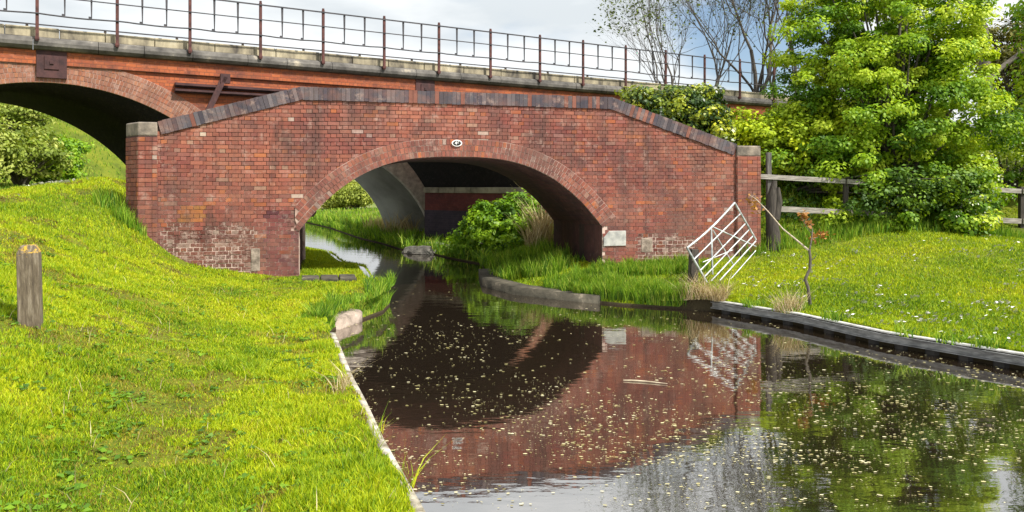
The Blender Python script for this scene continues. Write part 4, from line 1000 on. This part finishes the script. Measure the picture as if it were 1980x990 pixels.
# far background seen through the arch and under the viaduct
def far(px, py, D, h, wpx, mt, sd_, lb, n=150, leaf=.22, cat='tree', nm='willow_tree', clump=.6):
    b_ = P(px, py, D); b_[2] = g1(b_[0], b_[1]); r = wpx/F*D
    bush(nm, lb, cat, b_, [(b_[0], b_[1], b_[2]+h*.62, r, r*.8, h*.4), (b_[0]-r*.5, b_[1], b_[2]+h*.42, r*.7, r*.6, h*.28), (b_[0]+r*.55, b_[1], b_[2]+h*.45, r*.7, r*.6, h*.3)], n, 34, leaf, mt, sd_, nbr=20, clump=clump, trunk_r=.14)
far(690, 400, 59, 1.8, 26, M['distant'], 61, 'small round willow on the far bank seen through the arch', 170, .14, clump=.36)
far(735, 400, 88, 2.2, 26, M['lime'], 62, 'yellow green tree on the far bank beside the concrete bridge', 190, .2, clump=.5)
far(650, 395, 60, 1.4, 20, M['distant'], 63, 'pale willow farthest left in the arch opening', 120, .2, clump=.45)
far(610, 392, 84, 2.2, 40, M['hedge'], 64, 'distant hedge tree behind the sandy field', 120, .2)
far(790, 410, 36, .7, 16, M['hedge'], 65, 'low scrub growing under the concrete bridge', 80, .12, 'bush', 'scrub_bush', .25)
far(715, 395, 98, 2.4, 50, M['distant'], 60, 'wide pale tree behind the others on the far side of the field', 170, .2)
HB = [(40, 345, 36, 2.9, 75, 'hedge', 'big pale leaved bush under the left viaduct arch', 'bush'), (-40, 345, 34, 3.4, 70, 'hedge', 'bush at the left edge of the view under the viaduct', 'bush'),
      (105, 345, 38, 2.5, 40, 'ivy', 'round green bush to the right of the big pale one under the viaduct', 'bush'), (20, 290, 47, 1.8, 60, 'hedge', 'low bush near the top of the far embankment', 'bush'),
      (110, 290, 46, 1.0, 45, 'ivy', 'small bush halfway up the far embankment', 'bush'), (60, 262, 52, 1.0, 40, 'lime', 'yellowish bush on the crest of the far embankment', 'bush')]
for k, (px, py, D, h, wp, mt, lb, ct) in enumerate(HB):
    far(px, py, D, h, wp, M[mt], 70+k, lb, 130, .15, ct, 'embankment_bush', .32)

# ------------------------------------------------------------ grass
g = npr(77)
def edge_ok(x, y, pad=.02): return (x < el_(y)-pad) | (x > er_(y)+pad)
def brg(x, y):     # inside the bridge footprint?
    dx, dy = x-BA[0], y-BA[1]; u = dx*cb_+dy*sb; v = -dx*sb+dy*cb_
    return (v > -.03) & (v < DEP+.05) & (u > -.1) & (u < u1468+.05) & ~((u > uL+.02) & (u < uR-.02))
def scatter(n, x0, x1, y0, y1, bias=0.):
    if bias: y = y0*np.exp(g.random(n)*math.log(y1/y0))
    else: y = y0+(y1-y0)*g.random(n)
    x = x0+(x1-x0)*g.random(n); return x, y
def sward(x, y, n):
    big = vno(x, y, 1.3, 1)+.6*vno(x, y, .55, 2)-.8; sm = vno(x, y, .16, 3)+.5*vno(x, y, .07, 4)-.75
    dirt = (vno(x, y, .62, 5)*.6+vno(x, y, .2, 6)*.4); brown = (dirt > .625)
    return big, sm, dirt, brown
# left: towpath and slope, log distribution in distance
def frame_keep(x, y, pad=.5): return (np.abs(x) < y*.66*1.06+pad)
N1 = 640000
y = 3.0*np.exp(g.random(N1)*math.log(17/3.0)); f = g.random(N1); xl = np.maximum(-y*.72-2.2, -13.); xe = el_(y)
x = xl+(xe-xl+.03)*f; k = ~brg(x, y) & (x < xe+-.0+.062*(vno(x, y, .25, 9) > .47)); x, y = x[k], y[k]
z = gh(x, y); D = y
h = (.020+.028*g.random(len(x)))*(1+.10*np.minimum(D, 12)/6)
tuft = (np.sin(x*2.9+np.sin(y*1.7)*1.5)*np.sin(y*2.6+x*.8) > .45); h = np.where(tuft, h*1.45, h)
off_d = xe[k]-x; h = np.where(off_d < .1, h*.75, h)
pathm = np.exp(-((off_d-1.75)/.42)**2)*(y < 14); h *= (1-.42*pathm)
big, sm, dirt, brown = sward(x, y, len(x)); h = h*(1+.75*sm)
pat = .2*np.sin(x*1.1+1.7*np.sin(y*.8+.5))*np.sin(y*.95+1.4*np.sin(x*.7))+.6*np.sin(x*3.3+2*np.sin(y*2.1))*np.sin(y*2.7+1.5*np.sin(x*2.3))
rv = np.clip(g.normal(.49, .17, len(x))+.04*pat+.36*big-.2*sm-.14*pathm+.14*np.exp(-((off_d-.5)/.5)**2), 0, .88)
rv = np.where((brown & (g.random(len(x)) < .6)) | (g.random(len(x)) < .04+.16*pathm), .93+.07*g.random(len(x)), rv); h = np.where(brown, h*.7, h)
kk = ~((dirt > .65) & (g.random(len(x)) < .55))
x, y, z, h, rv = x[kk], y[kk], z[kk], h[kk], rv[kk]
wdt = .0042+.00062*y
blades('grass', np.stack([x, y, z-.005], 1), h, wdt, M['grass'], 1, 'short bright mown grass on the towpath and slope', 'grass', 'stuff', lean=.8, rv=rv)
# right lawn
y = 16+9*g.random(60000); x = el_(y)-2.6*g.random(60000)+.03; k = ~brg(x, y); x, y = x[k], y[k]
blades('grass', np.stack([x, y, gh(x, y)-.005], 1), .04+.05*g.random(len(x)), .02, M['grass'], 9, 'bright short grass of the towpath beyond the arch', 'grass', 'stuff', lean=.8, rv=np.clip(g.normal(.5, .15, len(x)), 0, .88))
N2 = 150000
y = 7.5+(19.5-7.5)*g.random(N2)**.8; f = g.random(N2)**1.2; xr = er_(y); x = xr+.03+f*(np.maximum(y*.70+1-xr, .5)); k = ~brg(x, y); x, y = x[k], y[k]; z = gh(x, y)
h = .025+.04*g.random(len(x)); blades('grass', np.stack([x, y, z-.005], 1), h, .008+.0006*y, M['grass'], 2, 'short daisy dotted lawn above the steel piling', 'grass', 'stuff', lean=.8, rv=np.clip(g.normal(.46, .17, len(x))+.35*sward(x, y, 0)[0]-.12*sward(x, y, 0)[1], 0, .95))
# ground beyond the bridge and banks, coarser
N3 = 90000
y = 17*np.exp(g.random(N3)*math.log(70/17)); x = -y*.72+g.random(N3)*y*1.3; k = edge_ok(x, y) & ~brg(x, y) & ~((y < 26) & (x < el_(y)+1)); x, y = x[k], y[k]; k = ~((y > 56) & (x > -24)); x, y = x[k], y[k]; z = gh(x, y)
blades('bank_grass', np.stack([x, y, z-.01], 1), .10+.16*g.random(len(x)), .012+.0008*y, M['grass2'], 3, 'rough green grass of the banks beyond the bridges', 'grass', 'stuff', lean=.6)
def patch(name, lb, cat, spots, n, h0, h1, mt, seed, wd=.012, lean=.5, kind='stuff'):
    gg = npr(seed); P_ = []
    for (cx_, cy_, rx, ry) in spots:
        a = gg.random(n)*6.283; r = np.sqrt(gg.random(n)); xx = cx_+np.cos(a)*r*rx; yy_ = cy_+np.sin(a)*r*ry; P_.append(np.stack([xx, yy_], 1))
    P_ = np.concatenate(P_); zz = gh(P_[:, 0], P_[:, 1]); k = ~brg(P_[:, 0], P_[:, 1]) & edge_ok(P_[:, 0], P_[:, 1], -.12)
    P3 = np.column_stack([P_, np.minimum(zz, 6)])[k]
    hv = .45+1.1*vno(P3[:, 0]+50, P3[:, 1]+50, .22, seed)
    return blades(name, P3, (h0+(h1-h0)*gg.random(len(P3)))*hv, wd*(.6+.8*gg.random(len(P3))), mt, seed, lb, cat, kind, lean=lean)
# lush grass between concrete wall and bridge, right
patch('long_grass', 'lush long grass on the bank between the arch and the leaning gate', 'grass', [(1.25+.28*i, 14.75-.17*i, .35, .22) for i in range(7)]+[(1.3+.2*i, 14.42-.125*i, .16, .14) for i in range(9)]+[(2.9, 13.75, .3, .2), (1.1+.35*3, 14.4, .5, .35), (1.1, 15.15, .5, .35)]+[(1.5+.4*i, 15.5, .5, .35) for i in range(6)], 1100, .12, .27, M['grass2'], 81, .014)
patch('long_grass', 'bright long grass under the right side of the arch', 'grass', [(.2, 17.4, .6, 1.2), (.7, 18.5, .8, 1.2), (.2, 20, .8, 1.2), (.7, 16.6, .5, .6), (-.1, 19.0, .5, 1.)], 1500, .15, .36, M['grass2'], 82, .016)
patch('dry_reeds', 'dry straw coloured stalks beside the bush behind the arch', 'reeds', [(1.1, 20.9, .55, .4), (.7, 20.7, .4, .3)], 240, .8, 1.5, M['reed'], 83, .022, .75)
patch('bank_reeds', 'tall green grass on the far canal bank beyond the viaduct', 'reeds', [(-6.4-.9*i, 32.4+2.2*i, 1., 1.1) for i in range(8)]+[(-5, 30, .8, 1.2), (-3.9, 27.6, .5, 1.)], 600, .18, .45, M['grass2'], 84, .035)
patch('bank_reeds', 'drooping green grass along the far canal edge beyond the arch', 'reeds', [(float(er_(y))+.05, y, .22, .5) for y in np.arange(19.5, 48, .9)], 160, .15, .42, M['grass2'], 94, .028, 1.)
patch('pale_sedge', 'pale grey sedge in front of the concrete bridge', 'reeds', [(-5.2, 33.5, 1.2, 1), (-4.6, 31, .8, 1)], 350, .35, .8, M['reed'], 85, .03, .7)
patch('withered_reeds', 'withered brown reed clump hanging over the water at the end of the piling', 'reeds', [(3.1, 13.22, .36, .14), (3.4, 13.0, .2, .12)], 420, .2, .5, M['reed'], 86, .009, 1.4)
patch('edge_sedge', 'sprawling sedge tuft over the middle of the piling', 'reeds', [(4.25, 11.95, .25, .15)], 260, .16, .42, M['reed'], 87, .008, 1.3)
patch('bank_grass', 'short grass sloping into the water around the towpath point', 'grass', [(float(el_(y))-.12, y, .2, .3) for y in np.arange(10.6, 14.3, .4)], 420, .05, .12, M['grass2'], 95, .012, .9)
patch('edge_weeds', 'green weeds hanging over the middle of the piling', 'weeds', [(4.3, 12.0, .3, .2), (4.62, 11.1, .2, .15), (5.05, 10.0, .3, .15), (5.4, 9.55, .2, .12), (3.9, 12.45, .2, .1), (5.6, 9.2, .25, .12)], 170, .08, .2, M['grass2'], 88, .012, 1.)
patch('water_grass', 'dark green tuft of long grass on the inner corner of the towpath bank', 'grass', [(-2.66, 11.0, .16, .45)], 520, .14, .34, M['grass2'], 89, .012, .8)
patch('water_grass', 'green tuft of long grass on the point of the towpath bank by the arch', 'grass', [(-2.3, 13.35, .2, .5), (-2.3, 13.9, .2, .25), (-2.2, 12.8, .06, .4), (-2.2, 13.4, .06, .5), (-2.62, 11.3, .06, .3), (-2.55, 10.7, .06, .4)], 330, .12, .28, M['grass2'], 90, .012, .7)
patch('water_grass', 'straggling pale grass leaning over the near water edge', 'grass', [(-1.48, 6.75, .05, .3)], 70, .10, .24, M['reed'], 91, .006, 1.5)
patch('water_grass', 'long green blades leaning over the water in the bottom foreground', 'grass', [(-.64, 4.45, .07, .35), (-.95, 5.3, .05, .3)], 60, .08, .2, M['grass'], 92, .005, 1.5)
patch('verge_grass', 'taller tufts along the foot of the bridge wall and hedge', 'grass', [(5.2+.5*i, 17.0+.05*i, .45, .35) for i in range(14)]+[(-6.9, 14., .3, .2), (-7.4, 14.3, .3, .3)], 380, .12, .32, M['grass2'], 93, .013)

# daisies and dandelions
def flowers(name, lb, cat, x, y, r, mt, seed, hh=.05):
    gg = npr(seed); z = gh(x, y)+hh; n = len(x); k = 6; a = np.arange(k)*2*np.pi/k; rr_ = r*(.6+.8*gg.random(n))
    tl = gg.normal(size=(n, 2))*.35
    ox = np.cos(a)[None]*rr_[:, None]; oy = np.sin(a)[None]*rr_[:, None]
    V = np.stack([x[:, None]+ox, y[:, None]+oy, z[:, None]+ox*tl[:, :1]+oy*(tl[:, 1:]-.5)], -1).reshape(-1, 3)
    o = npmesh(name, V, [np.arange(n*k).reshape(n, k)], mt, None, {'rnd': ('FLOAT', gg.random(n))}); tag(o, lb, cat, kind='stuff')
g = npr(99); X = []; Y = []
for i in range(150):
    px = g.uniform(1440, 1990); py = g.uniform(505, 670) if px > 1600 else g.uniform(500, 580); c = Pz(px, py, .45 if py < 600 else .28); n = g.integers(2, 16)
    X.append(c[0]+g.normal(size=n)*.16); Y.append(c[1]+g.normal(size=n)*.12)
X = np.concatenate(X); Y = np.concatenate(Y); k = (X > er_(Y)+.08) & ~brg(X, Y) & (Y < 17); flowers('daisies', 'scattered white daisies on the right lawn', 'flowers', X[k], Y[k], .020, M['white'], 5)
M['yellow'] = simple('dandelion_yellow', (.65, .45, .01), (.8, .6, .02), 20, .8)
y = 4.2*np.exp(g.random(60)*math.log(15/4.2)); x = el_(y)-.2-g.random(60)*4.5; k = ~brg(x, y); flowers('dandelions', 'a few yellow dandelions in the towpath grass', 'flowers', x[k], y[k], .016, M['yellow'], 6)
y = 5.5+g.random(40)*9; x = el_(y)-2.5-g.random(40)*4; k = ~brg(x, y); flowers('daisies', 'a few white daisies on the left slope', 'flowers', x[k], y[k], .016, M['white'], 7)
y = np.concatenate([g.normal(15.6, .18, 90)]); x = g.normal(-9.25, .28, 90); flowers('daisies', 'dense little patch of white daisies near the crest of the left slope', 'flowers', x, y, .028, M['white'], 8)
X = g.uniform(4, 11, 50); Y = g.uniform(8, 15, 50); k = X > er_(Y)+.1; flowers('dandelions', 'a few yellow dandelions in the right lawn', 'flowers', X[k], Y[k], .017, M['yellow'], 9)

# floating petals, leaves and a stick
g = npr(123); n = 14500
py = 545+(985-545)*g.random(n)**.72; px = g.uniform(640, 1985, n); D = CAMH*F/(py-HY); x = (px-CX)/F*D; y = D
cl = np.sin(x*1.3+1.1*np.sin(y*.9))*np.sin(y*1.1+.7*x)+.35*np.sin(x*4+y*3)
k = (x > el_(y)+.06) & (x < er_(y)-.1) & (g.random(n) < .10+.35*(cl > -.25)+.45*(cl > .25)+.5*(x < el_(y)+.35)) & ~((py > 900) & (g.random(n) < .75)); x, y = x[k], y[k]; n = len(x); s = (.0028+.011*g.random(n)**4)*(.62+.065*y)
a = g.random(n)*.9-.45; V = []
ang = np.arange(5)*2*np.pi/5
ox = np.cos(ang)[None]*s[:, None]*1.5; oy = np.sin(ang)[None]*s[:, None]*(.55+.5*g.random((n, 1)))
V = np.stack([x[:, None]+ox*np.cos(a)[:, None]-oy*np.sin(a)[:, None], y[:, None]+ox*np.sin(a)[:, None]+oy*np.cos(a)[:, None], np.full((n, 5), .006)], -1).reshape(-1, 3)
o = npmesh('floating_petals', V, [np.arange(n*5).reshape(n, 5)], M['petal'], None, {'rnd': ('FLOAT', g.random(n))}); tag(o, 'pale fallen petals and leaf scraps floating on the canal', 'petals', kind='stuff')
a, b = Pz(1205, 735, .01), Pz(1290, 741, .01)
V, Fq = tubes([(np.array([a+(b-a)*t+np.array((0, .02*math.sin(4*t), 0)) for t in np.linspace(0, 1, 7)]), [.004, .009, .01, .009, .008, .006, .003])], 5); o = npmesh('floating_stick', V, Fq, M['bark_pale']); tag(o, 'pale thin stick floating in the middle of the canal', 'stick')

# broad leaved weeds and clover among the towpath grass
g = npr(321); C = []
for i in range(420):
    y = 3.6*math.exp(g.random()*math.log(14/3.6)); x = float(el_(y))-.1-g.random()*4.2; n = g.integers(5, 16)
    q = np.column_stack([x+g.normal(size=n)*.05, y+g.normal(size=n)*.05]); C.append(q)
C = np.concatenate(C); k = ~brg(C[:, 0], C[:, 1]); C = C[k]; C3 = np.column_stack([C, gh(C[:, 0], C[:, 1])+.022])
o = leafmesh('turf_weeds', C3, .022+.03*g.random(len(C3)), g.random(len(C3))*.6, M['ivy'], None, g, 2.5, 1.5); tag(o, 'small broad leaved weeds and clover in the towpath turf', 'weeds', kind='stuff')
y = 3.6*np.exp(g.random(260)*math.log(12/3.6)); x = el_(y)-g.random(260)*3.5; z = gh(x, y)
blades('dead_stems', np.column_stack([x, y, z]), .06+.09*g.random(260), .005, M['reed'], 5, 'thin dead straw stems standing in the towpath grass', 'grass', 'stuff', lean=1.1)
